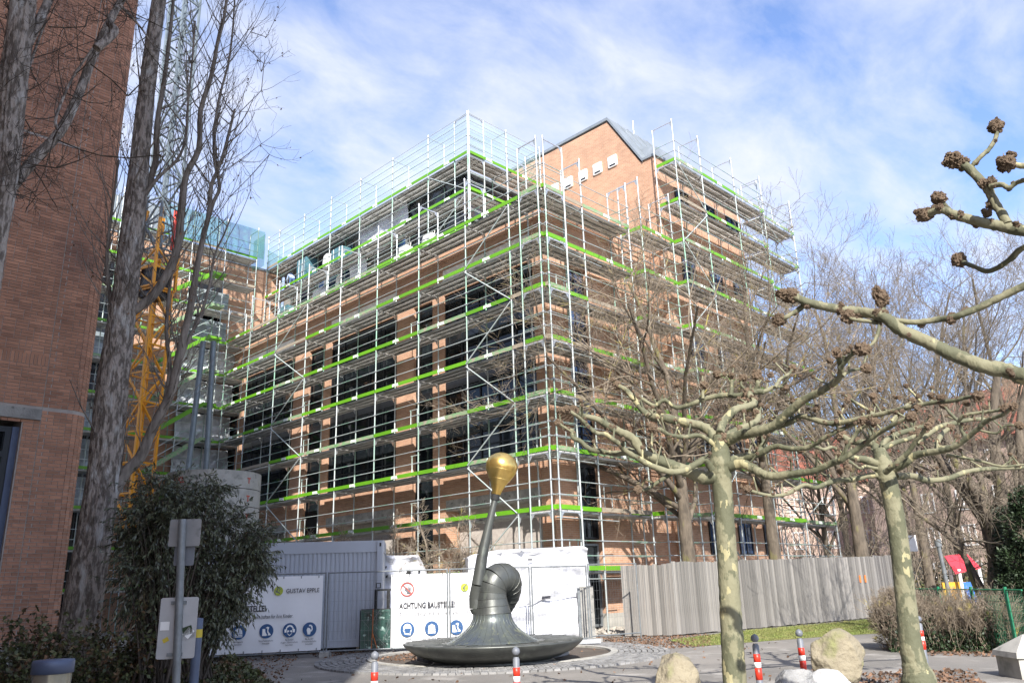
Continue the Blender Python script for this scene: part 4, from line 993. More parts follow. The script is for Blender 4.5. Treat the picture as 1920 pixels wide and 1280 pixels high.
# ------------------------------------------------------------------ wooden hoarding
pts = [onz(1172, 1193), onz(1270, 1192), onz(1400, 1180), onz(1520, 1169), onz(1655, 1157)]
pts = [Vector((p.x, p.y, 0)) for p in pts]
end = atd(1741, 1070, 56); end.z = 0; pts.append(end)
T = thing('board_fence', 'long weathered wooden board hoarding running right along the lawn', 'fence')
bm_ = MB(); bm_.hexa([(-.5, -.5, 0), (.5, -.5, 0), (.5, .5, 0), (-.5, .5, 0), (-.5, -.5, 1), (.5, -.5, 1), (.5, .5, 1), (-.5, .5, 1)]); bme = bm_.mesh('board', 'wood_board')
R = random.Random(2); far = MB(); nb = 0
for k in range(len(pts)-1):
    a, b = pts[k], pts[k+1]; u = (b-a).normalized(); n = Vector((u.y, -u.x, 0)); Lk = (b-a).length; x = 0
    while x < Lk-.02:
        w = R.uniform(.13, .19); w = min(w, Lk-x)
        h = 2.08+(.05*k)+R.uniform(-.012, .012)+(.05 if k == 4 and int(x/3) % 2 else 0)
        M_ = basis(a+u*(x+w/2)+n*R.uniform(-.006, .006)+Z_*R.uniform(.02, .05), u*(w-.006), n*.024, Z_*h)
        if nb < 299: link('board', bme, T, M4=M_)
        else: far.hexa([M_ @ Vector(v) for v in bm_.v])
        nb += 1; x += w
    for z in (.35, 1.8):
        m_ = MB(); m_.bar(a+Z_*z+u*.05+n*.05*(1 if n.dot(a) > 0 else -1), b+Z_*z-u*.05+n*.05*(1 if n.dot(a) > 0 else -1), .04, .1); part('batten', m_, 'toe_wood', T)
if far.v: part('far_boards', far, 'wood_board', T, kind='stuff')
m_ = MB(); p = pts[3].lerp(pts[4], .75); 
for dx_ in (0, .35):
    m_.obox(p+Vector((-.03, -.03, 1.45))+(pts[4]-pts[3]).normalized()*dx_, (pts[4]-pts[3]).normalized(), Vector((0, 0, 1)).cross((pts[4]-pts[3]).normalized()), Z_, .035, .015, .13)
part('graffiti_mark', m_, 'strap_orange', T)

# ------------------------------------------------------------------ bollards
def bollard(p, label, h=.95, lean=0.0):
    p = Vector((p[0], p[1], 0)); T = thing('bollard', label, 'bollard', p, group='grey bollards with red and white bands')
    T.rotation_euler = (lean, lean*.6, 0)
    r = .038
    m_ = MB(); m_.lathe([(r, 0), (r, h-.13), (r*.8, h-.125), (r*.75, h-.11)], n=20); part('post', m_, 'post_grey', T)
    m_ = MB(); m_.lathe([(.001, h)]+[(.046*math.sin(t*math.pi/10), h-.052+.046*math.cos(t*math.pi/10)) for t in range(1, 9)], n=20); part('ball_top', m_, 'post_grey', T)
    for z0, z1, mt in ((h-.56+.10, h-.42+.06, 'reflect_red'), (h-.36, h-.29, 'reflect_white'), (h-.29, h-.21, 'reflect_red')): pass
    for z0, z1, mt in ((h-.50, h-.37, 'reflect_red'), (h-.37, h-.31, 'reflect_white'), (h-.31, h-.22, 'reflect_red')):
        m_ = MB(); m_.lathe([(r, z0+.0005), (r+.002, z0+.001), (r+.002, z1-.001), (r, z1-.0005)], n=20); part('reflective_band', m_, mt, T)
for px, py, d, lb in ((703, 1219, 9.6, 'bollard left of the fountain, standing in the shade'), (967, 1211, 9.6, 'bollard directly in front of the fountain basin'), (1414, 1187, 10.3, 'bollard between the thick plane trunk and the grey boulder'), (1497, 1178, 11.2, 'bollard touching the left side of the big boulder'), (1721, 1153, 14.6, 'bollard half hidden behind the right plane trunk')):
    t = atd(px, py, d); bollard((t.x, t.y), lb, h=t.z)

# ------------------------------------------------------------------ road signs seen from behind
p = atd(338, 1280, 8.9); p.z = 0; tp = atd(342, 973, 8.9)
T = thing('road_sign', 'grey steel pole carrying road signs seen from behind, beside the bush', 'road sign', p)
dv = (tp-p); m_ = MB(); m_.tube([(0, 0, 0), tuple(dv)], .038, 16); part('pole', m_, 'galv', T)
u = FU.copy(); n = -FV
def plate(pxc, pyc, w, h, name, mat_, rot=0, d=8.95):
    c = atd(pxc, pyc, d)-p; m_ = MB(); uu = (u*math.cos(rot)+FV*math.sin(rot)).normalized(); nn_ = Vector((uu.y, -uu.x, 0))
    m_.prism(rounded(w, h, .02), c-uu*w/2-Z_*h/2, uu, Z_, nn_, .004); o = part(name, m_, mat_, T); return o, c, uu
plate(347, 998, .31, .27, 'sign_plate', 'sign_back', .10)
plate(346, 1035, .20, .26, 'sign_plate', 'post_grey', .10, 9.0)
o_, c_, uu = plate(333, 1176, .36, .57, 'sign_plate', 'sign_pale', .12)
for z in (.235, -.245): m_ = MB(); m_.obox(c_+Z_*z-FV*.02, uu, FV, Z_, .07, .012, .016); part('clamp', m_, 'galv', T)
for (a, b, w, h, mt, rt) in ((-.12, .02, .085, .08, 'white_print', 0), (-.10, -.11, .055, .04, 'yellow', .5), (.10, -.03, .09, .08, 'leaf_yew', .3), (.11, -.05, .09, .07, 'white_print', .9)):
    m_ = MB(); m_.obox(c_+uu*a+Z_*b-FV*.008, uu*math.cos(rt)+Z_*math.sin(rt), FV, Z_*math.cos(rt)-uu*math.sin(rt), w/2, .002, h/2); part('sticker', m_, mt, T)
# bollard light
p = atd(98, 1262, 6.6); t = atd(98, 1236, 6.6).z; p.z = 0
T = thing('bollard_light', 'blue grey bollard light in the bottom left corner among leaves', 'lamp', p)
m_ = MB(); m_.lathe([(.001, t), (.125, t), (.13, t-.01), (.13, t-.085), (.11, t-.085)], n=32); part('cap', m_, 'lamp_blue', T)
m_ = MB(); m_.lathe([(.12, t-.087), (.12, t-.22)], n=32); part('lens', m_, 'lamp_glass', T)
m_ = MB(); m_.lathe([(.13, t-.222), (.13, 0)], n=32); part('post', m_, 'lamp_blue', T)
m_ = MB(); m_.lathe([(.001, t-.09), (.045, t-.09), (.045, t-.22), (.001, t-.221)], n=16); part('bulb_holder', m_, 'frame_dark', T)
# litter bin behind the road sign
p = atd(369, 1205, 14.0); p.z = 0
T = thing('litter_bin', 'slim blue litter post with yellow band behind the road sign', 'bin', p)
m_ = MB(); m_.lathe([(.07, 0), (.07, 1.0)], n=20); part('body', m_, 'bin_blue', T)
m_ = MB(); m_.lathe([(.072, 1.0), (.072, 1.12)], n=20); part('band', m_, 'yellow', T)
m_ = MB(); m_.lathe([(.07, 1.12), (.07, 1.28), (.001, 1.29)], n=20); part('top', m_, 'bin_blue', T)

# ------------------------------------------------------------------ boulders
def boulder(px, pyb, d, w, h, dep, label, mt, seed, rough=1.0):
    p = atd(px, pyb, d); h = p.z/.94; p.z = 0
    import bmesh
    bm = bmesh.new(); bmesh.ops.create_icosphere(bm, subdivisions=5, radius=1)
    Rr = random.Random(seed); planes = []
    for _ in range(16):
        nv = Vector((Rr.gauss(0, 1), Rr.gauss(0, 1), Rr.gauss(0, .8))).normalized(); planes.append((nv, Rr.uniform(.66, .92)))
    for v in bm.verts:
        q = v.co.copy()
        for nv, k in planes:
            s = q.dot(nv)
            if s > k: q -= nv*(s-k)*.99
        q += q.normalized()*(mnoise.noise(q*2.2+Vector((seed, 0, 0)))*.05+mnoise.noise(q*6+Vector((seed, 3, 0)))*.035*rough+mnoise.noise(q*13+Vector((seed, 3, 0)))*.012*rough)
        v.co = FU*q.x*w/2+FV*q.y*dep/2+Z_*((q.z*.52+.43)*h)
    me = bpy.data.meshes.new('boulder'); bm.to_mesh(me); bm.free(); me.materials.append(MATS[mt])
    me.polygons.foreach_set('use_smooth', [True]*len(me.polygons))
    o = link('boulder', me, None, p); tag(o, label, 'boulder', 'boulders beside the path'); return o
boulder(1561, 1177, 13.9, .86, .86, .8, 'largest boulder, yellowish and rounded, left of the right plane trunk', 'boulder', 3)
boulder(1262, 1224, 10.6, .66, .62, .7, 'brownish boulder left of the thick plane trunk', 'boulder', 7)
boulder(1480, 1238, 10.9, .62, .46, .6, 'grey jagged boulder at the bottom edge beside the bollards', 'boulder_grey', 9)
boulder(1550, 1254, 11.5, .66, .34, .5, 'low whitish boulder at the bottom edge below the largest boulder', 'boulder_white', 12)
# stone capped pillar at right
p = atd(1925, 1224, 15.6); p.z = 0
T = thing('stone_pillar', 'low pale stone pillar with pyramid cap at the right edge', 'pillar', p, rz=.75)
m_ = MB(); m_.box(-.32, -.32, 0, .32, .32, .30); part('base', m_, 'concrete_pale', T)
m_ = MB(); m_.hexa([(-.36, -.36, .301), (.36, -.36, .301), (.36, .36, .301), (-.36, .36, .301), (-.34, -.34, .38), (.34, -.34, .38), (.34, .34, .38), (-.34, .34, .38)]); m_.hexa([(-.34, -.34, .381), (.34, -.34, .381), (.34, .34, .381), (-.34, .34, .381), (-.01, -.01, .62), (.01, -.01, .62), (.01, .01, .62), (-.01, .01, .62)]); part('cap', m_, 'concrete_pale', T)

# ------------------------------------------------------------------ crane
cp = atd(262, 800, 37.5); cp.z = 0
T = thing('tower_crane', 'slim tower crane with orange lattice mast and grey upper mast behind the poplar', 'crane', cp, rz=rad(20))
def lattice(z0, z1, s, step, name, mt, r=.055):
    cs = [(-s, -s), (s, -s), (s, s), (-s, s)]
    for c in cs: m_ = MB(); m_.bar((c[0], c[1], z0), (c[0], c[1], z1), r*2, r*2); part(name, m_, mt, T)
    z = z0; k = 0
    while z < z1-.01:
        z2 = min(z+step, z1)
        for i in range(4):
            a, b = cs[i], cs[(i+1) % 4]
            m_ = MB(); m_.bar((a[0], a[1], z), (b[0], b[1], z), .07, .07); part('horizontal', m_, mt, T)
            p_, q_ = (a, b) if (k+i) % 2 == 0 else (b, a)
            m_ = MB(); m_.bar((p_[0], p_[1], z), (q_[0], q_[1], z2), .07, .07); part('diagonal', m_, mt, T)
        z = z2; k += 1
lattice(4.5, 15.0, .52, 1.3, 'mast_leg', 'crane_orange')
lattice(15.0, 16.8, .6, .9, 'head_leg', 'crane_orange')
for i, c in enumerate(((-.6, -.6), (.6, -.6), (.6, .6), (-.6, .6))):
    m_ = MB(); m_.bar((c[0], c[1], 16.8), (c[0]*.75, c[1]*.75, 18.9), .12, .12); part('head_strut', m_, 'crane_orange', T)
lattice(16.9, 37, .5, 1.25, 'upper_leg', 'crane_grey', .05)
m_ = MB(); m_.box(-.45, -.45, 14.6, .45, .45, 16.0); part('slewing_unit', m_, 'frame_dark', T)
m_ = MB(); m_.tube([(.3, -.5, 17), (.3, -.5, 19)], .08, 10); part('hydraulic_cylinder', m_, 'red_paint', T)
for dx_ in (0, .75):
    m_ = MB(); a = atd(352+dx_*45, 890, 33)-cp; b = atd(381+dx_*26, 640, 33)-cp; Ri = Matrix.Rotation(-rad(20), 4, 'Z'); m_.tube([Ri @ a, Ri @ b], .11, 8); part('ballast_rod', m_, 'crane_grey', T)
# ballast
bp = atd(402, 900, 28); bz = atd(402, 891, 28).z; bp.z = 0
T = thing('crane_ballast', 'stack of curved pale concrete ballast slabs with faded red letters, above the bush', 'ballast', bp)
for k in range(6):
    m_ = MB(); zt = bz-k*.56; a0 = 3.9; m_.lathe([(0, zt-.54), (1.47, zt-.54), (1.47, zt), (0, zt)], n=48, smooth=False); sl = part('ballast_slab', m_, 'concrete_pale', T)
    if k < 5:
        for (pxl, s) in ((340, ('NKL', 'NKU', 'NKL')[k % 3]), (464, 'T')):
            w_ = atd(pxl, 900, 27)-bp; ang = math.atan2(w_.y, w_.x)
            dcam = math.atan2(-bp.y, -bp.x); ang = dcam+(-.62 if pxl == 340 else .95)*(1) ; ang = dcam-(pxl-402)/75*.95*-1
            nn_ = Vector((math.cos(ang), math.sin(ang), 0)); uu = Vector((-math.sin(ang), math.cos(ang), 0))
            link('lettering', text_mesh(s, .26, 'print_red', .006, 'CENTER', .9), sl, M4=basis(nn_*1.478+Z_*(zt-.38), uu, Z_, nn_))
m_ = MB(); m_.lathe([(1.3, 0), (1.3, bz-3.4)], n=24); part('base_ring', m_, 'crane_orange', T)

# ------------------------------------------------------------------ worker on the roof scaffolding
wk = Vector((24.0, 43.3, 20.02))
vd = {}
def human(loc, face):      # bending figure, skin surface from a joint skeleton
    J = {'pelvis': (0, 0, .92), 'waist': (.10, 0, 1.06), 'chest': (.30, 0, 1.22), 'neck': (.43, 0, 1.30), 'hipl': (0, .10, .88), 'hipr': (0, -.10, .88), 'kneel': (.06, .13, .48), 'kneer': (-.05, -.13, .48), 'anklel': (.0, .14, .08), 'ankler': (-.14, -.14, .08), 'toel': (.18, .15, .04), 'toer': (.04, -.15, .04),
         'shl': (.36, .19, 1.25), 'shr': (.36, -.19, 1.25), 'ell': (.50, .24, 1.00), 'elr': (.52, -.22, 1.0), 'wrl': (.68, .18, .84), 'wrr': (.70, -.16, .86), 'hdl': (.76, .16, .79), 'hdr': (.78, -.14, .81)}
    Rr = {'pelvis': .15, 'waist': .14, 'chest': .16, 'neck': .065, 'hipl': .10, 'hipr': .10, 'kneel': .065, 'kneer': .065, 'anklel': .045, 'ankler': .045, 'toel': .035, 'toer': .035, 'shl': .07, 'shr': .07, 'ell': .05, 'elr': .05, 'wrl': .04, 'wrr': .04, 'hdl': .035, 'hdr': .035}
    E_ = [('pelvis', 'waist'), ('waist', 'chest'), ('chest', 'neck'), ('pelvis', 'hipl'), ('pelvis', 'hipr'), ('hipl', 'kneel'), ('hipr', 'kneer'), ('kneel', 'anklel'), ('kneer', 'ankler'), ('anklel', 'toel'), ('ankler', 'toer'), ('chest', 'shl'), ('chest', 'shr'), ('shl', 'ell'), ('shr', 'elr'), ('ell', 'wrl'), ('elr', 'wrr'), ('wrl', 'hdl'), ('wrr', 'hdr')]
    T = thing('person', 'worker in pale blue hooded jacket and jeans bending down on the roof scaffolding', 'person', loc, rz=face)
    ks = list(J); me = bpy.data.meshes.new('body'); me.from_pydata([J[k] for k in ks], [(ks.index(a), ks.index(b)) for a, b in E_], [])
    for mt in ('jacket', 'jeans'): me.materials.append(MATS[mt])
    o = link('body', me, T); md = o.modifiers.new('skin', 'SKIN'); sv = me.skin_vertices[0].data
    for i, k in enumerate(ks): sv[i].radius = (Rr[k], Rr[k])
    sv[0].use_root = True
    o.modifiers.new('sub', 'SUBSURF').levels = 2
    dg = bpy.context.evaluated_depsgraph_get(); m2 = bpy.data.meshes.new_from_object(o.evaluated_get(dg)); o.modifiers.clear(); o.data = m2
    m2.materials.clear(); m2.materials.append(MATS['jacket']); m2.materials.append(MATS['jeans'])
    for pl in m2.polygons:
        c = pl.center; pl.material_index = 1 if (c.z < .93 and c.x < .40) else 0; pl.use_smooth = True
    m_ = MB(); m_.tube([(.44, 0, 1.24), (.47, 0, 1.30), (.52, 0, 1.36), (.57, 0, 1.40), (.61, 0, 1.42)], [.05, .10, .125, .115, .05], 16); part('hood', m_, 'jacket', T)
    m_ = MB(); m_.tube([(.55, 0, 1.33), (.60, 0, 1.33), (.64, 0, 1.33)], [.085, .08, .03], 14); part('face', m_, 'skin', T)
    for s in (1, -1):
        for q in range(5):
            m_ = MB(); y = s*(.15)+(q-2)*.016; m_.tube([(.77, y, .80), (.81, y, .775+.004*q), (.83, y, .75)], [.009, .008, .007], 6); part('finger', m_, 'skin', T)
human(wk, rad(70))
# ------------------------------------------------------------------ vegetation helpers
def leaves(name, P, D, Ln, Wd, mat_, parent=None, kind='stuff', seed=0):
    """P positions, D directions (n,3), one folded leaf quad each"""
    rs_ = np.random.RandomState(seed); P = np.asarray(P, float); D = np.asarray(D, float)
    D /= np.linalg.norm(D, axis=1, keepdims=True)+1e-9
    A = np.cross(D, rs_.normal(size=P.shape)); A /= np.linalg.norm(A, axis=1, keepdims=True)+1e-9
    Nn = np.cross(D, A); l = (np.asarray(Ln)*rs_.uniform(.7, 1.3, len(P)))[:, None]; w = (np.asarray(Wd)*rs_.uniform(.7, 1.3, len(P)))[:, None]
    v = np.stack([P, P+D*l*.45+A*w+Nn*w*.25, P+D*l, P+D*l*.45-A*w+Nn*w*.25], 1).reshape(-1, 3)
    f = np.arange(len(P)*4).reshape(-1, 4)
    return link(name, quad_mesh(name, v, f, mat_), parent, kind=kind)
def rdir(R): 
    v = Vector((R.gauss(0, 1), R.gauss(0, 1), R.gauss(0, 1))); return v.normalized()
def grow(R, segs, p, d, Ln, r, lvl, wob=.18, up=.05, nch=(2, 3), ratio=.62, ang=(25, 60), start=.25, rmin=.004, steps=5, rr=.55, droop=0):
    q0 = Vector(p); d = Vector(d).normalized()
    for i in range(steps):
        d = (d+rdir(R)*wob+Z_*(up-droop*(lvl == 0))).normalized(); q1 = q0+d*(Ln/steps)
        ra, rb = max(r*(1-.62*i/steps), rmin), max(r*(1-.62*(i+1)/steps), rmin*.8)
        segs.append((*q0, *q1, ra, rb))
        if lvl > 0 and (i+1)/steps > start:
            for _ in range(R.randint(*nch) if isinstance(nch, tuple) else int(nch+R.random())):
                ax = d.orthogonal().normalized(); ax.rotate(Matrix.Rotation(R.uniform(0, 2*math.pi), 3, d))
                dd = d.copy(); dd.rotate(Matrix.Rotation(rad(R.uniform(*ang)), 3, ax))
                grow(R, segs, q1, dd, Ln*ratio*R.uniform(.7, 1.2)*(1-.3*i/steps), rb*rr*R.uniform(.8, 1.1), lvl-1, wob, up, nch, ratio, ang, start, rmin, steps, rr, droop)
        q0 = q1
    return q0
def limb(T, name, P, radii, mt, sides=12, k=4, lump=0.0, seed=0, ridge=0.0, bumpy=0.0):
    pts, rr = catmull(P, radii, k)
    if lump: rr = [r*(1+lump*mnoise.noise(Vector((i*.9+seed*9.7, seed, 0)))) for i, r in enumerate(rr)]
    m_ = MB(); m_.tube(pts, rr, sides, caps=True)
    if ridge:      # furrowed bark: long vertical ridges that fork and merge
        for i, p in enumerate(pts):
            for j in range(sides):
                v = Vector(m_.v[i*sides+j]); a = 2*math.pi*j/sides
                h = mnoise.noise(Vector((math.cos(a)*5.5, math.sin(a)*5.5, p.z*.8+seed)))+.6*mnoise.noise(Vector((math.cos(a)*11, math.sin(a)*11, p.z*1.7+seed)))
                m_.v[i*sides+j] = tuple(p+(v-p)*(1+ridge*(1-2.2*abs(h))))
    if bumpy:
        for i, p in enumerate(pts):
            for j in range(sides):
                v = Vector(m_.v[i*sides+j]); r = (v-p).length; f_ = .9/max(r, .03)
                m_.v[i*sides+j] = tuple(p+(v-p)*(1+bumpy*(mnoise.noise(v*f_*.7+Vector((seed, 0, 0)))*1.2+mnoise.noise(v*f_*2)*.5)))
    return part(name, m_, mt, T), pts

# ------------------------------------------------------------------ the poplar in front
T = thing('poplar_tree', 'tall bare poplar with deeply furrowed bark and upright limbs, between brick corner and crane', 'tree')
D0 = 16.6
def pl(px, py, dd=0): return atd(px, py, D0+dd)
def rpx(w, dd=0): return w/2/F_PX*(D0+dd)*.64
base = pl(150, 1240); base.z = .0
tr = [(145, 1205, 92), (160, 1100, 84), (178, 1000, 78), (196, 880, 76), (207, 760, 78), (214, 700, 74), (228, 600, 66), (240, 500, 62), (252, 400, 58), (262, 300, 50), (272, 200, 46), (284, 100, 42), (298, 0, 40), (310, -120, 34), (322, -260, 26)]
limb(T, 'trunk', [base]+[pl(a, b) for a, b, w in tr], [rpx(120)]+[rpx(w) for a, b, w in tr], 'poplar_bark', 72, 10, .05, 1, ridge=.085)
LIMBS = [
 ([(205, 935), (235, 885), (262, 858), (288, 800), (322, 732), (336, 665), (356, 581), (370, 497), (382, 440)], 34, 15, .0),
 ([(214, 690), (236, 600), (262, 575), (289, 552), (322, 497), (336, 450), (339, 400), (349, 329), (373, 279), (376, 208), (396, 144), (408, 80), (420, 34), (428, -30)], 30, 8, -.3),
 ([(382, 440), (392, 400), (396, 349), (408, 320), (420, 285), (433, 235), (440, 205)], 15, 7, .1),
 ([(382, 440), (400, 380), (412, 350), (402, 300), (403, 240), (412, 180), (428, 120), (436, 60), (440, 0)], 12, 5, .2),
 ([(272, 362), (292, 302), (294, 235), (309, 144), (322, 34), (330, -60)], 20, 8, .2),
 ([(225, 640), (208, 560), (200, 500), (205, 430), (215, 360), (222, 300)], 14, 5, .4),
 ([(300, 790), (318, 700), (312, 620), (318, 540), (330, 470), (345, 400), (350, 340)], 13, 5, .5),
 ([(250, 440), (262, 380), (300, 330), (332, 300), (348, 260), (352, 200), (360, 120), (366, 40)], 11, 5, -.5),
 ([(330, 700), (352, 640), (372, 600), (392, 540), (402, 480), (420, 440), (436, 400)], 11, 4, .3),
]
segs = []; R = random.Random(21)
for P_, w0, w1, dd in LIMBS:
    n_ = len(P_); pts3 = [pl(a, b, dd*i/n_) for i, (a, b) in enumerate(P_)]
    o, cp_ = limb(T, 'limb', pts3, [rpx(w0+(w1-w0)*i/(n_-1)) for i in range(n_)], 'poplar_bark_fine', 10, 3, .10, n_)
    for i in range(2, len(cp_)-1):
        for _ in range(3):
            if R.random() < .62:
                h = rdir(R); h.z = abs(h.z)*.6+.55
                grow(R, segs, cp_[i], h, R.uniform(.7, 1.9), R.uniform(.008, .017), 2, wob=.16, up=.20, nch=(0, 1), ratio=.5, ang=(20, 50), rmin=.003, steps=5)
for i in range(26):
    t = R.uniform(0, 1); y_ = 900-1000*t; x_ = 190+110*t
    h = rdir(R); h.z = abs(h.z)+.6; grow(R, segs, pl(x_, y_, R.uniform(-.3, .3)), h, R.uniform(1.0, 2.4), R.uniform(.010, .022), 2, wob=.18, up=.2, nch=(0, 2), ratio=.5, rmin=.003)
for q in ([(396, 420), (430, 370), (470, 330), (505, 290)], [(410, 250), (450, 210), (490, 170), (497, 100)], [(420, 130), (450, 90), (470, 60), (500, 70)], [(380, 400), (420, 320), (450, 300), (490, 270)], [(436, 60), (465, 90), (495, 120), (490, 135)]):
    for a, b in zip(q, q[1:]): segs.append((*pl(*a), *pl(*b), .012, .008))
    for p_ in q[1:]:
        for _ in range(3): grow(R, segs, pl(*p_), rdir(R)+Z_*.4, .7, .007, 1, up=.1, nch=(0, 2), rmin=.003)
link('twigs', seg_mesh('twigs', segs, 'poplar_bark_fine'), T, kind='stuff')
P_, Dn = [], []
for s in segs:
    if R.random() < .035: P_.append(s[3:6]); Dn.append((R.gauss(0, 1), R.gauss(0, 1), -1))
leaves('dry_leaves', P_, Dn, .06, .022, 'leaf_dry', T, seed=3)

T = thing('poplar_tree', 'second dark bare poplar at the top left corner with one thick limb slanting right', 'tree')
D0 = 11.5
tr = [(-70, 700, 60), (-30, 560, 58), (-6, 430, 52), (10, 336, 56), (18, 240, 62), (26, 150, 66), (38, 50, 64), (50, -60, 60), (62, -200, 50)]
b_ = pl(-160, 1400); b_.z = 0
limb(T, 'trunk', [b_, pl(-110, 900)]+[pl(a, b) for a, b, w in tr], [rpx(90), rpx(74)]+[rpx(w) for a, b, w in tr], 'poplar_bark', 72, 10, .06, 3, ridge=.085)
segs = []; R = random.Random(22)
for P_, w0, w1 in (([(8, 362), (22, 350), (67, 296), (111, 249), (144, 185), (181, 91), (208, 37), (232, -10), (250, -60)], 30, 20), ([(30, 120), (60, 67), (78, 30), (100, -20), (120, -80)], 26, 20), ([(111, 249), (104, 225), (120, 180), (140, 140), (176, 88)], 8, 6), ([(10, 300), (38, 250), (42, 180), (60, 110), (86, 40)], 9, 6), ([(181, 91), (215, 60), (205, 40), (225, 8), (246, -30)], 24, 16), ([(225, 10), (250, 36), (266, 55), (290, 90)], 10, 3)):
    n_ = len(P_); o, cp_ = limb(T, 'limb', [pl(a, b, .1*i) for i, (a, b) in enumerate(P_)], [rpx(w0+(w1-w0)*i/(n_-1)) for i in range(n_)], 'poplar_bark', 28, 6, .07, n_, ridge=.07)
    for i in range(2, len(cp_)-1):
        if R.random() < .6: grow(R, segs, cp_[i], rdir(R)+Z_*.2, R.uniform(.4, 1.1), R.uniform(.006, .012), 2, wob=.22, up=.08, nch=(0, 2), ratio=.5, rmin=.0025)
for q in ([(108, 262), (150, 280), (190, 292), (240, 296), (300, 290)], [(30, 300), (60, 308), (105, 315), (150, 300)], [(90, 50), (120, 52), (160, 50), (165, 30)], [(170, 120), (210, 150), (240, 180), (270, 150)]):
    for a, b in zip(q, q[1:]): segs.append((*pl(*a), *pl(*b), .013, .009))
    for p_ in q[1:]:
        for _ in range(2): grow(R, segs, pl(*p_), rdir(R), .5, .006, 1, up=.0, nch=(0, 2), rmin=.0025)
for _ in range(160): grow(R, segs, pl(R.uniform(-5, 50), R.uniform(0, 400)), rdir(R)+Z_*.3, R.uniform(.25, .7), R.uniform(.004, .010), 1, wob=.3, up=.05, nch=(0, 1), rmin=.003)
link('twigs', seg_mesh('twigs', segs, 'dark_bark'), T, kind='stuff')

# ------------------------------------------------------------------ pollarded plane trees
def burl_mesh(seed):
    import bmesh
    bm = bmesh.new(); bmesh.ops.create_icosphere(bm, subdivisions=4, radius=1)
    for v in bm.verts:
        q = v.co.copy(); k = 1+.42*mnoise.noise(q*1.9+Vector((seed*7, 0, 0)))+.34*mnoise.noise(q*4.6+Vector((seed*3, 2, 0)))+.16*mnoise.noise(q*11+Vector((0, seed*5, 0)))
        v.co = q*k
    me = bpy.data.meshes.new('burl'); bm.to_mesh(me); bm.free(); me.materials.append(MATS['burl']); me.polygons.foreach_set('use_smooth', [False]*len(me.polygons)); return me
BURLS = [burl_mesh(i) for i in range(5)]
def plane_tree(label, d, trunk, limbs, knobs, seed, tw=1.0, ext=None):
    T = thing('plane_tree', label, 'tree', group='pollarded plane trees'); R = random.Random(seed); ss_ = []; sp_ = []
    P_ = [atd(a, b, d) for a, b, w in trunk]; W_ = [w/2/F_PX*dep(p)*.90 for (a, b, w), p in zip(trunk, P_)]
    g0 = P_[0]+(P_[0]-P_[1]).normalized()*.01; lo = Vector((P_[0].x, P_[0].y, 0)) if P_[0].z > .05 else Vector((P_[0].x, P_[0].y, -.02))
    if P_[0].z > .05: P_ = [lo+(P_[0]-P_[1])*.1]+P_; P_[0].z = 0; W_ = [W_[0]*1.25]+W_
    limb(T, 'trunk', P_, W_, 'plane_bark', 40, 14, .04, seed, bumpy=.05)
    for li, (pp, w0, w1, da, db) in enumerate(limbs):
        n_ = len(pp); q = [atd(a, b, d+da+(db-da)*i/(n_-1)+R.uniform(-.03, .03)) for i, (a, b) in enumerate(pp)]
        rr = [(w0+(w1-w0)*i/(n_-1))/2/F_PX*dep(q[i])*.80 for i in range(n_)]
        o, cp_ = limb(T, 'limb', q, rr, 'plane_bark', 18, 7, .20, li+seed, bumpy=.16)
        for i in range(6, len(cp_)-2, 3):      # short knobbly spurs standing on the limbs
            if seed != 53 and R.random() < .34:
                v_ = (rdir(R)+Z_*1.3).normalized(); l_ = R.uniform(.10, .26); e_ = cp_[i]+v_*l_+rdir(R)*.04; s_r = max(rr[-1]*.38, .014)
                sp_.append((*cp_[i], *e_, s_r, s_r*.8)); link('burl', BURLS[R.randrange(5)], T, M4=Matrix.Translation(e_) @ Matrix.Rotation(R.uniform(0, 6), 4, rdir(R)) @ Matrix.Scale(s_r*R.uniform(1.2, 1.9), 4))
        for i in range(3, len(cp_)-2):      # small nubs where shoots were cut
            if R.random() < .16: b = link('burl', BURLS[R.randrange(5)], T, M4=Matrix.Translation(cp_[i]+rdir(R)*rr[-1]*1.0) @ Matrix.Rotation(R.uniform(0, 6), 4, rdir(R)) @ Matrix.Scale(rr[-1]*R.uniform(.7, 1.1), 4))
        tipr = max(rr[-1]*1.7, .05)
        for k in range(2): link('burl', BURLS[R.randrange(5)], T, M4=Matrix.Translation(cp_[-1]+rdir(R)*tipr*.5*k) @ Matrix.Rotation(R.uniform(0, 6), 4, rdir(R)) @ Matrix.Scale(tipr*(1-.25*k), 4))
    for (a, b, s, dd) in knobs:
        r_ = s/2/F_PX*dep(atd(a, b, d+dd))*.74
        for k in range(5): link('burl', BURLS[R.randrange(5)], T, M4=Matrix.Translation(atd(a, b, d+dd)+rdir(R)*r_*.7*(k > 0)) @ Matrix.Rotation(R.uniform(0, 6), 4, rdir(R)) @ Matrix.Diagonal((r_, r_*R.uniform(.6, 1), r_*R.uniform(.8, 1.2), 1)) @ Matrix.Scale(.72 if k == 0 else R.uniform(.3, .52), 4))
        for k in range(2): ss_.append((*atd(a, b, d+dd), *(atd(a, b, d+dd)+(rdir(R)+Z_*.4).normalized()*r_*R.uniform(.9, 1.4)), r_*.10, r_*.04))
    if sp_: link('spurs', seg_mesh('spurs', sp_, 'plane_bark'), T, kind='stuff')
    link('cut_shoots', seg_mesh('cut_shoots', ss_, 'burl'), T, kind='stuff')
    return T
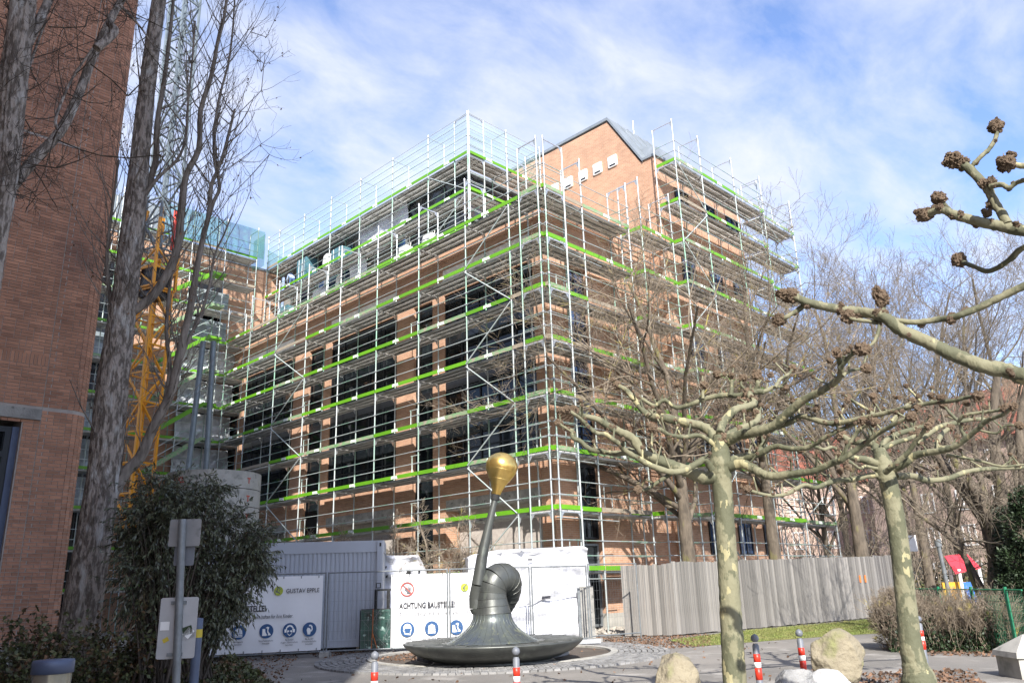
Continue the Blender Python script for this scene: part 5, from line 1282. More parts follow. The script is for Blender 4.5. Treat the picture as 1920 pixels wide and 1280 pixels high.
plane_tree('nearest pollarded plane tree with thick olive trunk and wide low spreading limbs', 10.3,
  [(1379, 1300, 50), (1373, 1200, 46), (1366, 1080, 42), (1359, 980, 40), (1354, 910, 40), (1351, 870, 46), (1350, 835, 34), (1350, 815, 26)],
  [([(1345, 890), (1322, 896), (1298, 886), (1264, 874), (1229, 860), (1207, 850), (1186, 822), (1160, 808), (1136, 796), (1121, 786), (1092, 778), (1078, 770)], 34, 10, 0, -.5),
   ([(1335, 880), (1322, 862), (1308, 868), (1281, 882), (1255, 884), (1220, 872), (1195, 858), (1174, 846), (1160, 831), (1150, 824), (1136, 814), (1116, 810), (1092, 788), (1078, 777), (1062, 768)], 17, 8, -.2, -1.2),
   ([(1225, 868), (1195, 852), (1181, 844), (1160, 850), (1126, 846), (1105, 841), (1088, 827), (1074, 820), (1073, 808), (1057, 801), (1047, 792)], 16, 8, -.1, .5),
   ([(1345, 830), (1324, 803), (1281, 791), (1238, 782), (1219, 780), (1203, 767), (1186, 745), (1174, 731), (1158, 722)], 24, 9, 0, .9),
   ([(1346, 840), (1315, 817), (1281, 819), (1255, 815), (1240, 806), (1224, 803)], 12, 8, 0, -.6),
   ([(1256, 889), (1234, 903), (1212, 917), (1196, 918)], 10, 6, 0, -.3),
   ([(1350, 812), (1357, 791), (1377, 769), (1398, 762), (1414, 756), (1407, 743), (1405, 735)], 20, 14, 0, .8),
   ([(1431, 734), (1405, 733), (1387, 741), (1355, 741), (1322, 747), (1300, 756), (1269, 764), (1246, 750), (1226, 760), (1200, 745), (1191, 743)], 14, 8, .8, 1.2),
   ([(1405, 735), (1431, 734), (1453, 725), (1470, 725)], 12, 8, .8, 1.0),
   ([(1453, 727), (1462, 712), (1480, 700), (1486, 690)], 9, 6, .8, 1.2),
   ([(1415, 734), (1420, 720), (1418, 705)], 10, 8, .8, .8), ([(1370, 741), (1372, 725), (1370, 706), (1345, 702)], 11, 7, .8, .9), ([(1318, 748), (1318, 735), (1320, 722)], 8, 6, .8, .8), ([(1405, 735), (1390, 722), (1392, 708)], 7, 5, .8, .9),
   ([(1398, 762), (1418, 770), (1421, 785), (1408, 795), (1380, 806), (1356, 822)], 12, 16, .7, 0),
   ([(1356, 830), (1387, 815), (1420, 808), (1453, 797), (1475, 776), (1508, 749), (1541, 732), (1573, 708), (1576, 684), (1569, 662)], 27, 12, 0, -1.2),
   ([(1576, 690), (1593, 668), (1611, 658)], 11, 7, -1.1, -1.3), ([(1580, 705), (1595, 695), (1624, 690)], 9, 5, -1.1, -1.0),
   ([(1458, 800), (1486, 789), (1503, 780), (1530, 787), (1560, 794), (1597, 788), (1639, 779), (1672, 771), (1710, 762), (1747, 755), (1785, 751), (1813, 745), (1834, 743)], 14, 9, -.3, -1.6),
   ([(1352, 880), (1387, 870), (1409, 876), (1431, 889), (1453, 892), (1497, 887), (1530, 881), (1562, 867), (1579, 861), (1616, 835), (1644, 814), (1682, 792), (1710, 781)], 24, 9, 0, -1.4),
   ([(1575, 862), (1594, 829), (1609, 809), (1626, 796), (1640, 792)], 11, 6, -.8, -1.0),
   ([(1352, 875), (1372, 861), (1398, 854), (1422, 845), (1431, 832), (1428, 822)], 17, 10, 0, .3),
   ([(1356, 862), (1390, 862), (1425, 850), (1453, 837), (1486, 841), (1519, 837), (1552, 817), (1595, 797), (1620, 790)], 16, 8, .1, -.9),
   ([(1240, 872), (1232, 855), (1222, 838), (1224, 812)], 8, 5, -.2, .2)],
  [(1075, 768, 22, -.6), (1050, 768, 20, -.6), (1050, 792, 18, .5), (1035, 785, 14, .5), (1158, 720, 20, .9), (1148, 712, 14, .9), (1137, 802, 16, -.3), (1218, 798, 16, -.6), (1191, 742, 18, 1.2), (1218, 778, 22, .6), (1372, 703, 18, .8), (1340, 700, 14, .9), (1420, 703, 24, .8), (1445, 703, 20, .9), (1486, 690, 18, 1.2), (1500, 705, 10, 1.2), (1320, 722, 14, .8), (1268, 722, 18, 1.2), (1568, 656, 22, -1.2), (1556, 676, 18, -1.2), (1615, 651, 20, -1.3), (1625, 690, 10, -1.0), (1428, 825, 22, .3), (1530, 765, 22, -.7), (1486, 752, 18, -.5), (1720, 764, 22, -1.3), (1745, 742, 22, -1.4), (1765, 745, 20, -1.4), (1812, 757, 18, -1.5), (1830, 740, 20, -1.6), (1722, 742, 14, -1.3)], 51)
plane_tree('second pollarded plane tree with pale blotchy trunk flaring at its foot, behind the largest boulder', 13.2,
  [(1722, 1268, 66), (1715, 1244, 50), (1706, 1195, 43), (1698, 1120, 40), (1690, 1050, 38), (1679, 970, 37), (1667, 910, 36), (1659, 880, 40), (1652, 856, 30), (1648, 840, 22)],
  [([(1655, 872), (1622, 862), (1600, 858), (1575, 852)], 22, 10, 0, -.5),
   ([(1654, 860), (1644, 845), (1636, 832), (1597, 827), (1579, 816)], 22, 12, 0, .6),
   ([(1654, 858), (1657, 831), (1682, 814), (1707, 806), (1725, 800), (1745, 792)], 15, 9, 0, .8),
   ([(1657, 840), (1682, 828), (1705, 822), (1722, 812)], 13, 8, 0, .3),
   ([(1660, 885), (1676, 872), (1702, 848), (1719, 824), (1740, 798)], 14, 9, -.3, -.8),
   ([(1668, 884), (1697, 868), (1719, 852), (1757, 846), (1785, 839), (1809, 824), (1832, 805), (1851, 788), (1879, 777), (1900, 762)], 19, 8, 0, -1.2),
   ([(1785, 839), (1757, 838), (1765, 815), (1780, 802)], 14, 10, -.4, .1),
   ([(1812, 824), (1803, 805), (1797, 790), (1782, 775), (1770, 760)], 9, 6, -.6, -.2),
   ([(1797, 790), (1810, 778), (1850, 772), (1884, 768)], 9, 7, -.5, -.8),
   ([(1680, 893), (1710, 892), (1738, 900), (1776, 897), (1813, 884), (1860, 878), (1916, 876), (1960, 872)], 16, 8, 0, 1.5),
   ([(1652, 891), (1631, 891), (1597, 899), (1579, 899), (1552, 905), (1529, 914), (1507, 909), (1476, 925), (1449, 929), (1421, 924), (1402, 917)], 14, 7, 0, -1.3),
   ([(1644, 878), (1622, 874), (1612, 878), (1597, 868), (1583, 863)], 8, 5, -.2, -.8),
   ([(1719, 831), (1757, 802), (1785, 794), (1822, 786), (1850, 786)], 12, 9, .3, .9),
   ([(1774, 852), (1813, 859), (1841, 865), (1879, 874), (1916, 871), (1950, 868)], 7, 5, -.2, -.2),
   ([(1579, 850), (1560, 838), (1545, 842), (1520, 835), (1500, 842)], 9, 6, -.4, -.9),
   ([(1655, 855), (1640, 838), (1632, 815), (1640, 790), (1632, 770)], 13, 8, .3, .9), ([(1719, 812), (1712, 800), (1706, 785)], 11, 8, .6, .7), ([(1832, 805), (1868, 812), (1884, 798), (1912, 797)], 6, 4, -.7, -.9), ([(1632, 770), (1600, 752), (1590, 745)], 7, 6, .9, 1.0),
   ([(1672, 790), (1690, 770), (1710, 750)], 9, 6, .8, 1.0)],
  [(1575, 814, 20, .6), (1590, 750, 20, .6), (1638, 742, 24, .9), (1650, 730, 18, .9), (1682, 745, 20, .9), (1746, 788, 20, .8), (1726, 800, 18, .7), (1782, 800, 18, .1), (1812, 800, 18, -.5), (1884, 763, 22, -.8), (1902, 757, 14, -1.2), (1848, 764, 18, -.8), (1698, 800, 18, .6), (1710, 812, 16, .4), (1795, 818, 14, .2), (1402, 915, 20, -1.3), (1390, 912, 14, -1.3), (1449, 926, 10, -1.2), (1575, 882, 22, -.5), (1590, 876, 16, -.5), (1500, 842, 14, -.9), (1912, 797, 12, -.9), (1728, 884, 12, 0), (1905, 868, 20, 1.2), (1652, 775, 16, .9)], 52)
plane_tree('third plane tree standing outside the right edge, only its thick knobbly limbs showing', 6.6,
  [(2180, 1700, 96), (2165, 1400, 82), (2150, 1150, 78), (2140, 950, 76), (2132, 800, 78), (2128, 720, 66), (2128, 640, 46)],
  [([(2110, 760), (2040, 735), (1970, 716), (1920, 706), (1890, 696), (1840, 685), (1790, 665), (1740, 642), (1690, 619), (1662, 597), (1645, 590), (1608, 584), (1569, 579), (1512, 566), (1485, 552)], 44, 17, 0, .3),
   ([(1512, 568), (1498, 580), (1475, 594), (1462, 600)], 13, 9, .3, .35), ([(1652, 592), (1655, 576), (1655, 560)], 17, 13, .2, .2), ([(1650, 600), (1646, 625), (1636, 644), (1617, 654)], 9, 7, .2, .1), ([(1648, 605), (1625, 602), (1600, 598), (1590, 594)], 11, 8, .2, .2),
   ([(1668, 598), (1709, 604), (1760, 599), (1794, 593), (1850, 570), (1920, 537), (1990, 520), (2060, 560), (2120, 640)], 12, 22, .25, 0),
   ([(2125, 640), (2080, 500), (2000, 440), (1920, 433), (1878, 424), (1836, 416), (1794, 404), (1766, 394), (1735, 402)], 36, 16, 0, .2),
   ([(1890, 420), (1867, 383), (1850, 352), (1822, 321), (1802, 306), (1788, 300)], 20, 20, .1, .2), ([(1822, 312), (1838, 295), (1855, 279), (1868, 256), (1868, 238)], 11, 9, .2, .25), ([(1858, 350), (1878, 346), (1892, 352), (1908, 342), (1930, 338), (1980, 350)], 13, 10, .1, -.1), ([(1790, 402), (1775, 388), (1762, 372)], 11, 9, .2, .2),
   ([(2128, 660), (2060, 470), (2000, 350), (1950, 318), (1915, 311), (1890, 308)], 24, 11, 0, -.2), ([(2120, 650), (2050, 500), (1980, 450), (1920, 464), (1892, 488), (1855, 508), (1822, 498), (1798, 488)], 18, 9, 0, .5),
   ([(2128, 700), (2200, 600), (2300, 540)], 30, 18, 0, .5), ([(2128, 700), (2180, 560), (2190, 420)], 26, 16, 0, -.5)],
  [(1470, 551, 46, .3), (1488, 556, 34, .3), (1458, 600, 34, .35), (1652, 552, 42, .2), (1653, 570, 24, .2), (1613, 652, 26, .1), (1575, 582, 22, .25), (1728, 404, 38, .2), (1752, 391, 34, .2), (1758, 368, 26, .2), (1785, 301, 42, .2), (1802, 308, 34, .2), (1866, 240, 34, .25), (1870, 228, 22, .25), (1860, 338, 24, .1), (1884, 304, 46, -.2), (1893, 292, 32, -.2), (1850, 400, 26, .1), (1795, 482, 30, .5), (1896, 700, 26, 0), (1905, 420, 18, 0), (1578, 572, 22, .25), (1705, 628, 14, .1)], 53)

# ------------------------------------------------------------------ bare trees
def bare_tree(label, foot, h, spread, r0, seed, mt='twig_bark', lv=4, nch=(1, 2), fork=.38, nlimb=6, wob=.16, up=.06, lean=(0, 0), rmin=.006, trunk_mat='moss_bark', group='bare trees beyond the wooden hoarding', steps=5, ratio=.60, name='bare_tree', trunk_pts=None, ang=(22, 55), dense=1.0):
    R = random.Random(seed); f = Vector((foot[0], foot[1], 0)); T = thing(name, label, 'tree', f, group=group)
    top = h*fork; tp = trunk_pts or [(0, 0, 0), (lean[0]*.2, lean[1]*.2, top*.35), (lean[0]*.6, lean[1]*.6, top*.7), (lean[0], lean[1], top), (lean[0]*1.2, lean[1]*1.2, top*1.35)]
    tp = [Vector(p) for p in tp]; n_ = len(tp)
    o, cp_ = limb(T, 'trunk', tp, [r0*(1.25 if i == 0 else 1-.5*i/(n_-1)) for i in range(n_)], trunk_mat, 12, 4, .12, seed)
    segs = []
    for i in range(nlimb):
        a = 2*math.pi*i/nlimb+R.uniform(-.4, .4); k = cp_[int(len(cp_)*(.55+.45*i/nlimb))-1]
        d = Vector((math.cos(a)*spread, math.sin(a)*spread, 1.0*R.uniform(.6, 1.3)))
        grow(R, segs, k, d, (h-k.z)*R.uniform(.65, .85)/1.15, r0*.42*R.uniform(.7, 1), lv, wob, up, nch, ratio, ang, .18, rmin, steps, .58)
    d = Vector((0, 0, 1)); grow(R, segs, cp_[-1], d, (h-top)*.62, r0*.45, lv, wob, up, nch, ratio, ang, .1, rmin, steps, .58)
    R2 = random.Random(seed+500); segs = [s for s in segs if s[6] > .010 or R2.random() < dense]; big = [s for s in segs if s[6] > .035]; sm_s = [s for s in segs if s[6] <= .035]
    if big: link('branches', seg_mesh('branches', big, trunk_mat), T, kind='stuff')
    link('twigs', seg_mesh('twigs', sm_s, mt), T, kind='stuff')
    return T, len(segs)
def at0(px, d): v = atd(px, 1100, d); return (v.x, v.y)
cnt = 0
_, c = bare_tree('broad bare tree with dense fine twigs in front of the right facade', at0(1296, 29), 15.5, 1.05, .31, 61, nch=1.18, lv=4, nlimb=9, fork=.30, rmin=.0045, ratio=.60, up=.02, wob=.2, ang=(25, 65)); cnt += c
_, c = bare_tree('second bare tree before the right facade, its straight trunk left of the scaffold end', at0(1460, 31), 13.5, .95, .26, 62, nlimb=6, fork=.42, rmin=.0045, up=.02, wob=.2, nch=1.12); cnt += c
specs = [(1625, 38, 16, .6, .34), (1560, 44, 12, .8, .2), (1690, 47, 18, .8, .22), (1745, 42, 17.5, .9, .22), (1810, 50, 20, .8, .26), (1880, 44, 17, .9, .24), (1950, 47, 19, .9, .26), (1600, 58, 17, .9, .26), (1720, 60, 19, .9, .26)]
labs = ['mossy bare tree behind the hoarding, left of the right plane trunk', 'small bare tree just beyond the scaffold end', 'tall bare tree seen above the fork of the second plane tree', 'bare tree standing beside the playground', 'tall dense bare tree in front of the pink house', 'bare tree rising in front of the red tiled roof', 'bare tree at the right edge of the picture', 'far bare tree above the hoarding', 'farthest bare tree behind the playground']
for i, ((px, d, h, s, r), lb) in enumerate(zip(specs, labs)):
    _, c = bare_tree(lb, at0(px, d), h, s, r, 70+i, mt='twig_grey', nch=.98, nlimb=6, fork=.32, rmin=.006, wob=.16, up=.07, steps=5); cnt += c
# leaning multi-stem tree at the right
v = at0(1872, 24); T = thing('leaning_tree', 'dark multi-stemmed tree with ivy leaning left behind the hedge at the right', 'tree', (v[0], v[1], 0)); R = random.Random(90); segs = []
f = Vector((v[0], v[1], 0))
for q, w0, w1 in (([(1878, 1180), (1872, 1100), (1868, 1040), (1850, 980), (1815, 930), (1775, 880), (1745, 830)], 40, 14), ([(1868, 1040), (1860, 980), (1830, 920), (1800, 880), (1775, 820), (1770, 760)], 26, 12), ([(1880, 1120), (1884, 1020), (1878, 930), (1868, 860), (1862, 790), (1870, 700)], 30, 14), ([(1876, 1150), (1845, 1110), (1800, 1030), (1760, 990), (1720, 965)], 14, 7), ([(1872, 1130), (1862, 1060), (1845, 1000), (1850, 970), (1880, 925)], 10, 5), ([(1895, 1150), (1915, 1010), (1920, 900), (1912, 800), (1930, 700)], 26, 12), ([(1862, 1150), (1820, 1080), (1800, 1000), (1790, 960), (1800, 930)], 9, 5)):
    n_ = len(q); P_ = [atd(a, b, 24+.15*i)-f for i, (a, b) in enumerate(q)]
    if q[0][1] > 1140: P_[0].z = 0
    o, cp_ = limb(T, 'stem', P_, [(w0+(w1-w0)*i/(n_-1))/2/F_PX*20 for i in range(n_)], 'moss_bark', 10, 4, .12, n_)
    for i in range(5, len(cp_)):
        if R.random() < .75: grow(R, segs, cp_[i], rdir(R)+Z_*.6, R.uniform(1, 3), R.uniform(.012, .03), 3, wob=.2, up=.06, nch=(0, 2), ratio=.6, rmin=.005)
link('twigs', seg_mesh('twigs', segs, 'twig_grey'), T, kind='stuff'); cnt += len(segs)
P_, Dn = [], []
for _ in range(3500):
    y_ = R.uniform(950, 1180); c = atd(1880+R.gauss(0, 9), y_, 23.7+R.gauss(0, .12))-f; P_.append(c); Dn.append(rdir(R))
leaves('ivy', P_, Dn, .07, .03, 'leaf_yew', T, seed=5)
# small shrubs on the bed in front of the left facade
for i, (px, d, h, s) in enumerate(((650, 28.5, 3.6, 1.2), (745, 27.5, 3.8, 1.3), (800, 27.0, 3.9, 1.4), (865, 26.0, 3.6, 1.3), (560, 31, 3.4, 1.2))):
    _, c = bare_tree(['small bare shrub above the container roof', 'small bare shrub right of the container', 'gnarled bare shrub above the smaller wrapped stack', 'bare shrub left of the bronze stalk', 'small bare shrub behind the evergreen bush'][i], at0(px, d), h, s, .07, 100+i, nch=1.05, lv=3, nlimb=6, fork=.55, rmin=.005, wob=.28, up=.0, group='small bare shrubs under the left facade', name='bare_shrub', ratio=.62); cnt += c


# ------------------------------------------------------------------ evergreen bush
f = atd(330, 1200, 15.2); f.z = 0
T = thing('evergreen_bush', 'big dark evergreen bush with narrow drooping leaves left of the banners', 'bush', f); R = random.Random(31)
segs = []; P_, Dn = [], []
lobes = [(290, 1000, 1.0, 1.2), (350, 960, 1.0, 1.0), (420, 1000, 1.0, .9), (460, 1050, .7, .75), (370, 1080, 1.0, 1.0), (275, 1080, .8, .9), (300, 930, .75, .7), (400, 925, .6, .45), (480, 1010, .45, .5), (420, 1120, .45, .6), (262, 1000, .6, .8), (410, 1170, .3, .35), (485, 1050, .3, .4), (440, 1110, .4, .4), (290, 1150, .6, .7), (320, 1150, .8, .6)]
tips = []
for (px, py, rx, rz) in lobes:
    c = atd(px, py, 15.2+R.uniform(-.3, .3))-f
    for _ in range(int(46*rx*rz)+12):
        v = rdir(R); k = R.uniform(.25, 1)**.45; tips.append((c+Vector((v.x*rx*.62, v.y*rx*.62, v.z*rz*.62))*k, v))
for tpv, v in tips:
    st_ = Vector((R.gauss(0, .2), R.gauss(0, .2), .3)); mid = st_.lerp(tpv, .55)+Vector((0, 0, .25)); prev = st_
    for i in range(1, 7):
        t = i/6; q = st_*(1-t)**2+mid*2*t*(1-t)+tpv*t*t; segs.append((*prev, *q, .022*(1-t)+.004, .022*(1-t-.14)+.004 if t < .86 else .003)); prev = q
    dd = (v+Vector((0, 0, -.35))).normalized()
    for b in range(4):
        db = (dd+rdir(R)*.8).normalized(); q0 = tpv-dd*R.uniform(0, .3)
        L_ = R.uniform(.22, .5); q1 = q0+db*L_+Vector((0, 0, -.06)); segs.append((*q0, *q1, .004, .002))
        for i in range(15):
            t = i/14; p = q0.lerp(q1, t); ld = (db*.6+rdir(R)*.7+Vector((0, 0, -.75))).normalized(); P_.append(p); Dn.append(ld)
link('stems', seg_mesh('stems', segs, 'dark_bark'), T, kind='stuff')
leaves('leaves', P_, Dn, .085, .013, 'leaf_dark', T, seed=7)
# ground cover bed at the bottom left
cov = [onz(-60, 1330), onz(540, 1330), onz(470, 1262), onz(415, 1222), onz(300, 1215)]
poly = [(p.x, p.y) for p in cov]+[(9.5, 18.6), (6.0, 19.3), (-1, 19.3), (-4, 12)]
def inside(x, y, pg):
    c = False; j = len(pg)-1
    for i in range(len(pg)):
        if (pg[i][1] > y) != (pg[j][1] > y) and x < (pg[j][0]-pg[i][0])*(y-pg[i][1])/(pg[j][1]-pg[i][1])+pg[i][0]: c = not c
        j = i
    return c
rs_ = np.random.RandomState(4); P_, Dn = [], []; R = random.Random(6)
xs_ = [p[0] for p in poly]; ys_ = [p[1] for p in poly]
while len(P_) < 42000:
    x, y = R.uniform(max(min(xs_), -1), max(xs_)), R.uniform(min(ys_), max(ys_))
    dist = math.hypot(x, y)
    if dist < 5.5 or not inside(x, y, poly) or R.random() > (9/dist)**1.3: continue
    hgt = .10+.16*max(0, mnoise.noise(Vector((x*.9, y*.9, 3)))+.35)+ (.35 if (y > 15 and x < 7.5) else 0)*max(0, .3+mnoise.noise(Vector((x*1.3, y*1.3, 9))))
    P_.append((x, y, R.uniform(.0, 1)**.6*hgt)); v = rdir(R); Dn.append((v.x, v.y, abs(v.z)*.7))
gc = leaves('ground_cover', P_, Dn, .07, .028, 'leaf_ground', None, seed=9)
m_ = MB(); k = len(poly); m_.v = [(x, y, .006) for x, y in poly]; m_.f = [tuple(range(k))]; m_.m = [0]; m_.sm = [False]
part('planting_bed', m_, 'soil', kind='structure')
# straggling climbers at the foot of the brick corner and the poplar
T = thing('climbing_ivy', 'straggling ivy and saplings at the foot of the brick corner and poplar', 'ivy'); segs = []; P_, Dn = [], []
for _ in range(150):
    q = atd(R.uniform(0, 320), R.uniform(1200, 1235), R.uniform(14.5, 17.5)); q.z = .05; n0 = len(segs)
    grow(R, segs, q, Vector((R.gauss(0, .5), R.gauss(0, .5), 1)), R.uniform(.4, 1.15), .006, 1, wob=.3, up=.05, nch=(0, 2), rmin=.003)
    for s in segs[n0:]:
        for _ in range(3): P_.append(s[3:6]); Dn.append(rdir(R))
link('stems', seg_mesh('stems', segs, 'dark_bark'), T, kind='stuff'); leaves('leaves', P_, Dn, .075, .026, 'leaf_ground', T, seed=11)

# ------------------------------------------------------------------ lawn, litter, hedge
def scatter(poly, n_, fn, seed):
    R = random.Random(seed); xs_ = [p[0] for p in poly]; ys_ = [p[1] for p in poly]; out_ = []
    while len(out_) < n_:
        x, y = R.uniform(min(xs_), max(xs_)), R.uniform(min(ys_), max(ys_))
        if inside(x, y, poly): out_.append(fn(R, x, y))
    return out_
def gp_(l): return [(onz(a, b).x, onz(a, b).y) for a, b in l]
lawn = gp_([(1255, 1200), (1400, 1182), (1520, 1171), (1655, 1159), (1668, 1172), (1660, 1186), (1560, 1192), (1400, 1204), (1300, 1212)])
S_ = scatter(lawn, 15000, lambda R, x, y: ((x, y, .004), (R.gauss(0, .6), R.gauss(0, .6), 1)), 5)
leaves('lawn_grass', [s[0] for s in S_], [s[1] for s in S_], .055, .009, 'grass', None, seed=15)
m_ = MB(); m_.v = [(x, y, .005) for x, y in lawn]; m_.f = [tuple(range(len(lawn)))]; m_.m = [0]; m_.sm = [False]; part('lawn', m_, 'grass', kind='structure')
allv = []
for pg, n_ in ((gp_([(560, 1222), (700, 1216), (860, 1212), (880, 1228), (760, 1240), (620, 1236)]), 1500), (gp_([(1110, 1195), (1340, 1190), (1330, 1212), (1180, 1220)]), 1500), (gp_([(1620, 1262), (1820, 1255), (1860, 1300), (1600, 1300)]), 800), (gp_([(1680, 1216), (1900, 1216), (1920, 1232), (1690, 1228)]), 700), (gp_([(420, 1225), (560, 1225), (520, 1290), (440, 1290)]), 500), (gp_([(800, 1215), (1500, 1205), (1700, 1290), (500, 1290)]), 160)):
    allv += scatter(pg, n_, lambda R, x, y: ((x, y, R.uniform(.008, .03)), (R.gauss(0, 1), R.gauss(0, 1), R.gauss(0, .25))), n_)
leaves('leaf_litter', [s[0] for s in allv], [s[1] for s in allv], .07, .026, 'leaf_dry', None, seed=16)
# rubble by the glass door
rb = scatter(gp_([(1105, 1168), (1172, 1168), (1176, 1190), (1112, 1192)]), 260, lambda R, x, y: (x, y, R.uniform(.02, .07), R.uniform(.2, 3)), 8); m_ = MB()
for x, y, s, a in rb: m_.obox((x, y, s*.6), (math.cos(a), math.sin(a), .2), (-math.sin(a), math.cos(a), .1), (0, -.2, 1), s, s*.7, s*.5)
part('rubble', m_, 'rubble', kind='stuff')
# grass and moss on top of the raised bed
S_ = []
R = random.Random(12)
for _ in range(7000): S_.append(((R.uniform(19.0, 19.9), R.uniform(21, 34), 1.95+R.uniform(0, .1)), (R.gauss(0, .5), R.gauss(0, .5), 1)))
o_ = leaves('bed_grass', [s[0] for s in S_], [s[1] for s in S_], .12, .012, 'grass', bd, seed=17)
wallpart('bed_soil', bd, [(19.251, 21.0, 0, 20.0, 34, 1.93)], 'soil')
# hedge
f = atd(1780, 1215, 20.3); f.z = 0
T = thing('hedge', 'trimmed brown twiggy hedge with some ivy behind the right plane trunk', 'hedge', f); segs = []; P_, Dn = [], []; R = random.Random(14)
for _ in range(520):
    px = R.uniform(1668, 1905); q = atd(px, 1210, 20.3+R.uniform(-.35, .45))-f; q.z = .03
    grow(R, segs, q, Vector((R.gauss(0, .32), R.gauss(0, .32), 1)), R.uniform(.75, 1.02), .010, 2, wob=.16, up=.05, nch=(0, 2), ratio=.42, rmin=.0035, ang=(15, 45))
for _ in range(260):
    v = rdir(R); c = atd(1690, 1165, 20.6)-f+Vector((v.x*.42, v.y*.42, v.z*.5)); grow(R, segs, c*.999, v+Z_*.3, .22, .005, 2, wob=.25, up=.05, nch=(1, 2), rmin=.003)
link('twigs', seg_mesh('twigs', segs, 'twig_bark'), T, kind='stuff'); cnt += len(segs)
for _ in range(5200):
    px = R.uniform(1670, 1900); hz = R.random()**2*(.75 if px < 1760 or px > 1860 else .45); q = atd(px, 1210, 20.2+R.uniform(-.35, .3))-f; q.z = hz; P_.append(q); Dn.append(rdir(R))
leaves('ivy', P_, Dn, .06, .026, 'leaf_yew', T, seed=18)
P_, Dn = [], []
for _ in range(6000):
    v = rdir(R); q = atd(1690, 1160, 20.6)-f+Vector((v.x*.5, v.y*.5, v.z*.56))*R.uniform(.75, 1.02); P_.append(q); Dn.append(rdir(R))
leaves('brown_leaves', P_, Dn, .04, .016, 'twig_bark', T, seed=19)
# yew at right edge
f = atd(1925, 1150, 22.5); f.z = 0
T = thing('yew_bush', 'dense dark green yew at the right edge behind the hedge', 'bush', f); P_, Dn = [], []
for (px, py, r_) in ((1925, 1120, 1.0), (1915, 1060, .8), (1930, 1000, .9), (1925, 950, .6), (1900, 1090, .45)):
    c = atd(px, py, 22.5)-f
    for _ in range(int(5200*r_)):
        v = rdir(R); k = R.uniform(.5, 1)**.5*(1+.25*mnoise.noise(v*3)); P_.append(c+Vector((v.x*r_*.55, v.y*r_*.55, v.z*r_*.75))*k); Dn.append(v+rdir(R)*.6)
leaves('foliage', P_, Dn, .075, .02, 'leaf_yew', T, seed=20)
m_ = MB(); m_.tube([(0, 0, 0), (0, 0, 2.8)], .12, 8); part('trunk', m_, 'dark_bark', T)

# ------------------------------------------------------------------ green mesh fence, playground, houses behind
fa, fb = atd(1708, 1130, 23.5), atd(1925, 1150, 18.8); fa.z = fb.z = 0
T = thing('green_fence', 'green wire mesh fence with round posts behind the hedge', 'fence', fa); d = fb-fa; Ln = d.length; u = d.normalized()
for t in (0.0, .32, .62, .885): m_ = MB(); m_.tube([u*Ln*t, u*Ln*t+Z_*1.28], .035, 8); part('post', m_, 'green_paint', T)
s_ = []; x = 0
while x < Ln: s_.append((*(u*x), *(u*x+Z_*1.2), .004, .004)); x += .06
for k in range(7): s_.append((*(Z_*(.1+.18*k)), *(u*Ln+Z_*(.1+.18*k)), .005, .005))
link('wire_mesh', seg_mesh('wire_mesh', s_, 'green_paint'), T, kind='stuff')
m_ = MB(); m_.tube([Z_*1.22, u*Ln+Z_*1.22], .018, 6); part('rail', m_, 'green_paint', T)
f = atd(1818, 1120, 40); f.z = 0
T = thing('play_hut', 'playground hut with red roof, yellow walls and blue slide', 'playground', f); a_, b_ = FU*.5, FV*.45
sc_ = 40/F_PX
m_ = MB(); m_.hexa([-a_*1.3-b_+Z_*(1.5), a_*.9-b_+Z_*(1.7), a_*.9+b_+Z_*2.3, -a_*1.0+b_+Z_*2.2, -a_*1.3-b_+Z_*1.56, a_*.9-b_+Z_*1.76, a_*.9+b_+Z_*2.36, -a_*1.0+b_+Z_*2.26]); part('roof', m_, 'play_red', T)
for s in (-1, 1):
    for t in (-1, 1): m_ = MB(); m_.tube([a_*s*.85+b_*t*.8, a_*s*.85+b_*t*.8+Z_*1.7], .07, 8); part('post', m_, 'white_print', T)
m_ = MB(); m_.obox(-a_*1.1+Z_*.8, FU, FV, Z_, .5, .04, .38); part('yellow_panel', m_, 'play_yellow', T)
m_ = MB(); m_.obox(a_*.1+Z_*.75-b_*.5, FU, FV, Z_, .35, .04, .42); part('blue_panel', m_, 'play_blue', T)
m_ = MB(); m_.bar(-a_*.4-b_*2.2+Z_*.1, -a_*.2-b_*.6+Z_*1.0, .4, .05); part('slide', m_, 'play_blue', T)
T = thing('park_lamp', 'grey steel lamp post leaning slightly, left of the red play hut', 'lamp post', atd(1782, 1120, 34)*1.0); T.location.z = 0
m_ = MB(); m_.tube([(0, 0, 0), (-.25, 0, 2.5)], .07, 10); part('post', m_, 'galv', T); m_ = MB(); m_.tube([(-.25, 0, 2.5), (-.26, 0, 2.75)], .11, 10); part('head', m_, 'galv', T)
f = atd(1706, 1100, 27); f.z = 0; T = thing('park_sign', 'pale square sign on a slim pole just right of the second plane trunk', 'sign', f)
tp_ = atd(1700, 1010, 27)-f; m_ = MB(); m_.tube([(0, 0, 0), tuple(tp_)], .045, 10); part('pole', m_, 'galv', T)
c = atd(1708, 1018, 26.9)-f; m_ = MB(); m_.obox(c, FU, FV, Z_, .17, .01, .23); part('sign_plate', m_, 'reflect_white', T)
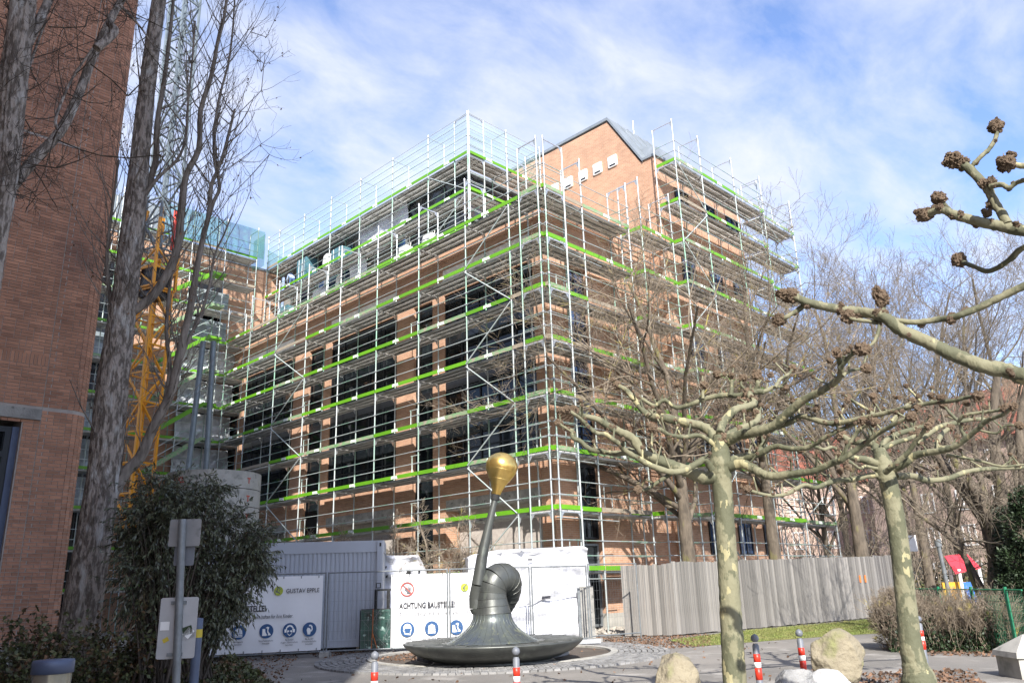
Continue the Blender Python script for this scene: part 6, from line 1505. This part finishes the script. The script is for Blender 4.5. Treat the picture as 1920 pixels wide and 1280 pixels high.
# pink house
hp = atd(1660, 1100, 66); hq = atd(2050, 1100, 58); hp.z = hq.z = 0; u = (hq-hp).normalized(); n = Vector((u.y, -u.x, 0)); n = n if n.dot(-hp) > 0 else -n; Lh = (hq-hp).length
T = thing('pink_house', 'pale pink apartment house with red tiled roof behind the bare trees', 'building', hp)
m_ = MB(); m_.obox(u*(Lh/2)-n*5+Z_*4.9, u, n, Z_, Lh/2, 5, 4.9); part('wall', m_, 'pink_plaster', T)
m_ = MB(); m_.hexa([-u*.4+n*.4+Z_*9.8, u*(Lh+.4)+n*.4+Z_*9.8, u*(Lh+.4)-n*10.4+Z_*9.8, -u*.4-n*10.4+Z_*9.8, u*2-n*4.6+Z_*14, u*(Lh-1)-n*4.6+Z_*14, u*(Lh-1)-n*5.4+Z_*14, u*2-n*5.4+Z_*14]); rf_ = part('roof', m_, 'tile_red', T)
m_ = MB(); m_.obox(u*11-n*2+Z_*12.2, u, n, Z_, .5, .4, 1.6); part('chimney', m_, 'orange_brick', rf_, uv=True)
for k in range(4):
    for x in np.arange(1.6, Lh-1.5, 2.6): 
        window(T, u*x+n*.0+Z_*(.9+2.3*k), u, n, .95, 1.35, 2, [1], mats=('white_print', 'glass_blue'), ft=.09, depth=.1)
for k, (px, d, w, h) in enumerate(((1500, 75, 16, 9), (1610, 80, 18, 11))):
    c = atd(px, 1100, d); c.z = 0; T = thing('far_house', ['cream far house glimpsed through twigs beyond the scaffold end', 'second far house behind the mossy tree'][k], 'building', c)
    m_ = MB(); m_.obox(Z_*h/2, FU, FV, Z_, w/2, 4, h/2); part('wall', m_, 'pink_plaster', T)
    m_ = MB(); m_.hexa([-FU*w/2-FV*4.3+Z_*h, FU*w/2-FV*4.3+Z_*h, FU*w/2+FV*4.3+Z_*h, -FU*w/2+FV*4.3+Z_*h, -FU*w/2.2-FV*.2+Z_*(h+3), FU*w/2.2-FV*.2+Z_*(h+3), FU*w/2.2+FV*.2+Z_*(h+3), -FU*w/2.2+FV*.2+Z_*(h+3)]); part('roof', m_, 'tile_red', T)
    for kk in range(3):
        for x in np.arange(-w/2+1, w/2-1.5, 2.8): window(T, FU*x-FV*4+Z_*(1+2.7*kk), FU, -FV, 1, 1.4, 2, [1], mats=('white_print', 'glass_dark'), ft=.09, depth=.1)
# undergrowth beyond the hoarding
segs = []; R = random.Random(55)
for _ in range(190):
    px = R.uniform(1480, 1960); d = R.uniform(40, 56)+(0 if px > 1560 else 6); q = atd(px, 1100, d); q.z = 0
    grow(R, segs, q, Vector((R.gauss(0, .3), R.gauss(0, .3), 1)), R.uniform(2, 5.0), .03, 2, wob=.2, up=.05, nch=(0, 2), ratio=.5, rmin=.009)
link('undergrowth', seg_mesh('undergrowth', segs, 'twig_grey'), None, kind='stuff')
P_, Dn = [], []
for _ in range(9000):
    px = R.uniform(1470, 1990); d = R.uniform(44, 62); q = atd(px, 1100, d); hh = 1.6+1.3*mnoise.noise(Vector((q.x*.25, q.y*.25, 0)))
    q.z = R.random()*max(hh, .6); P_.append(q); Dn.append(rdir(R))
leaves('low_thicket', P_, Dn, .2, .07, 'leaf_ground', None, seed=21)
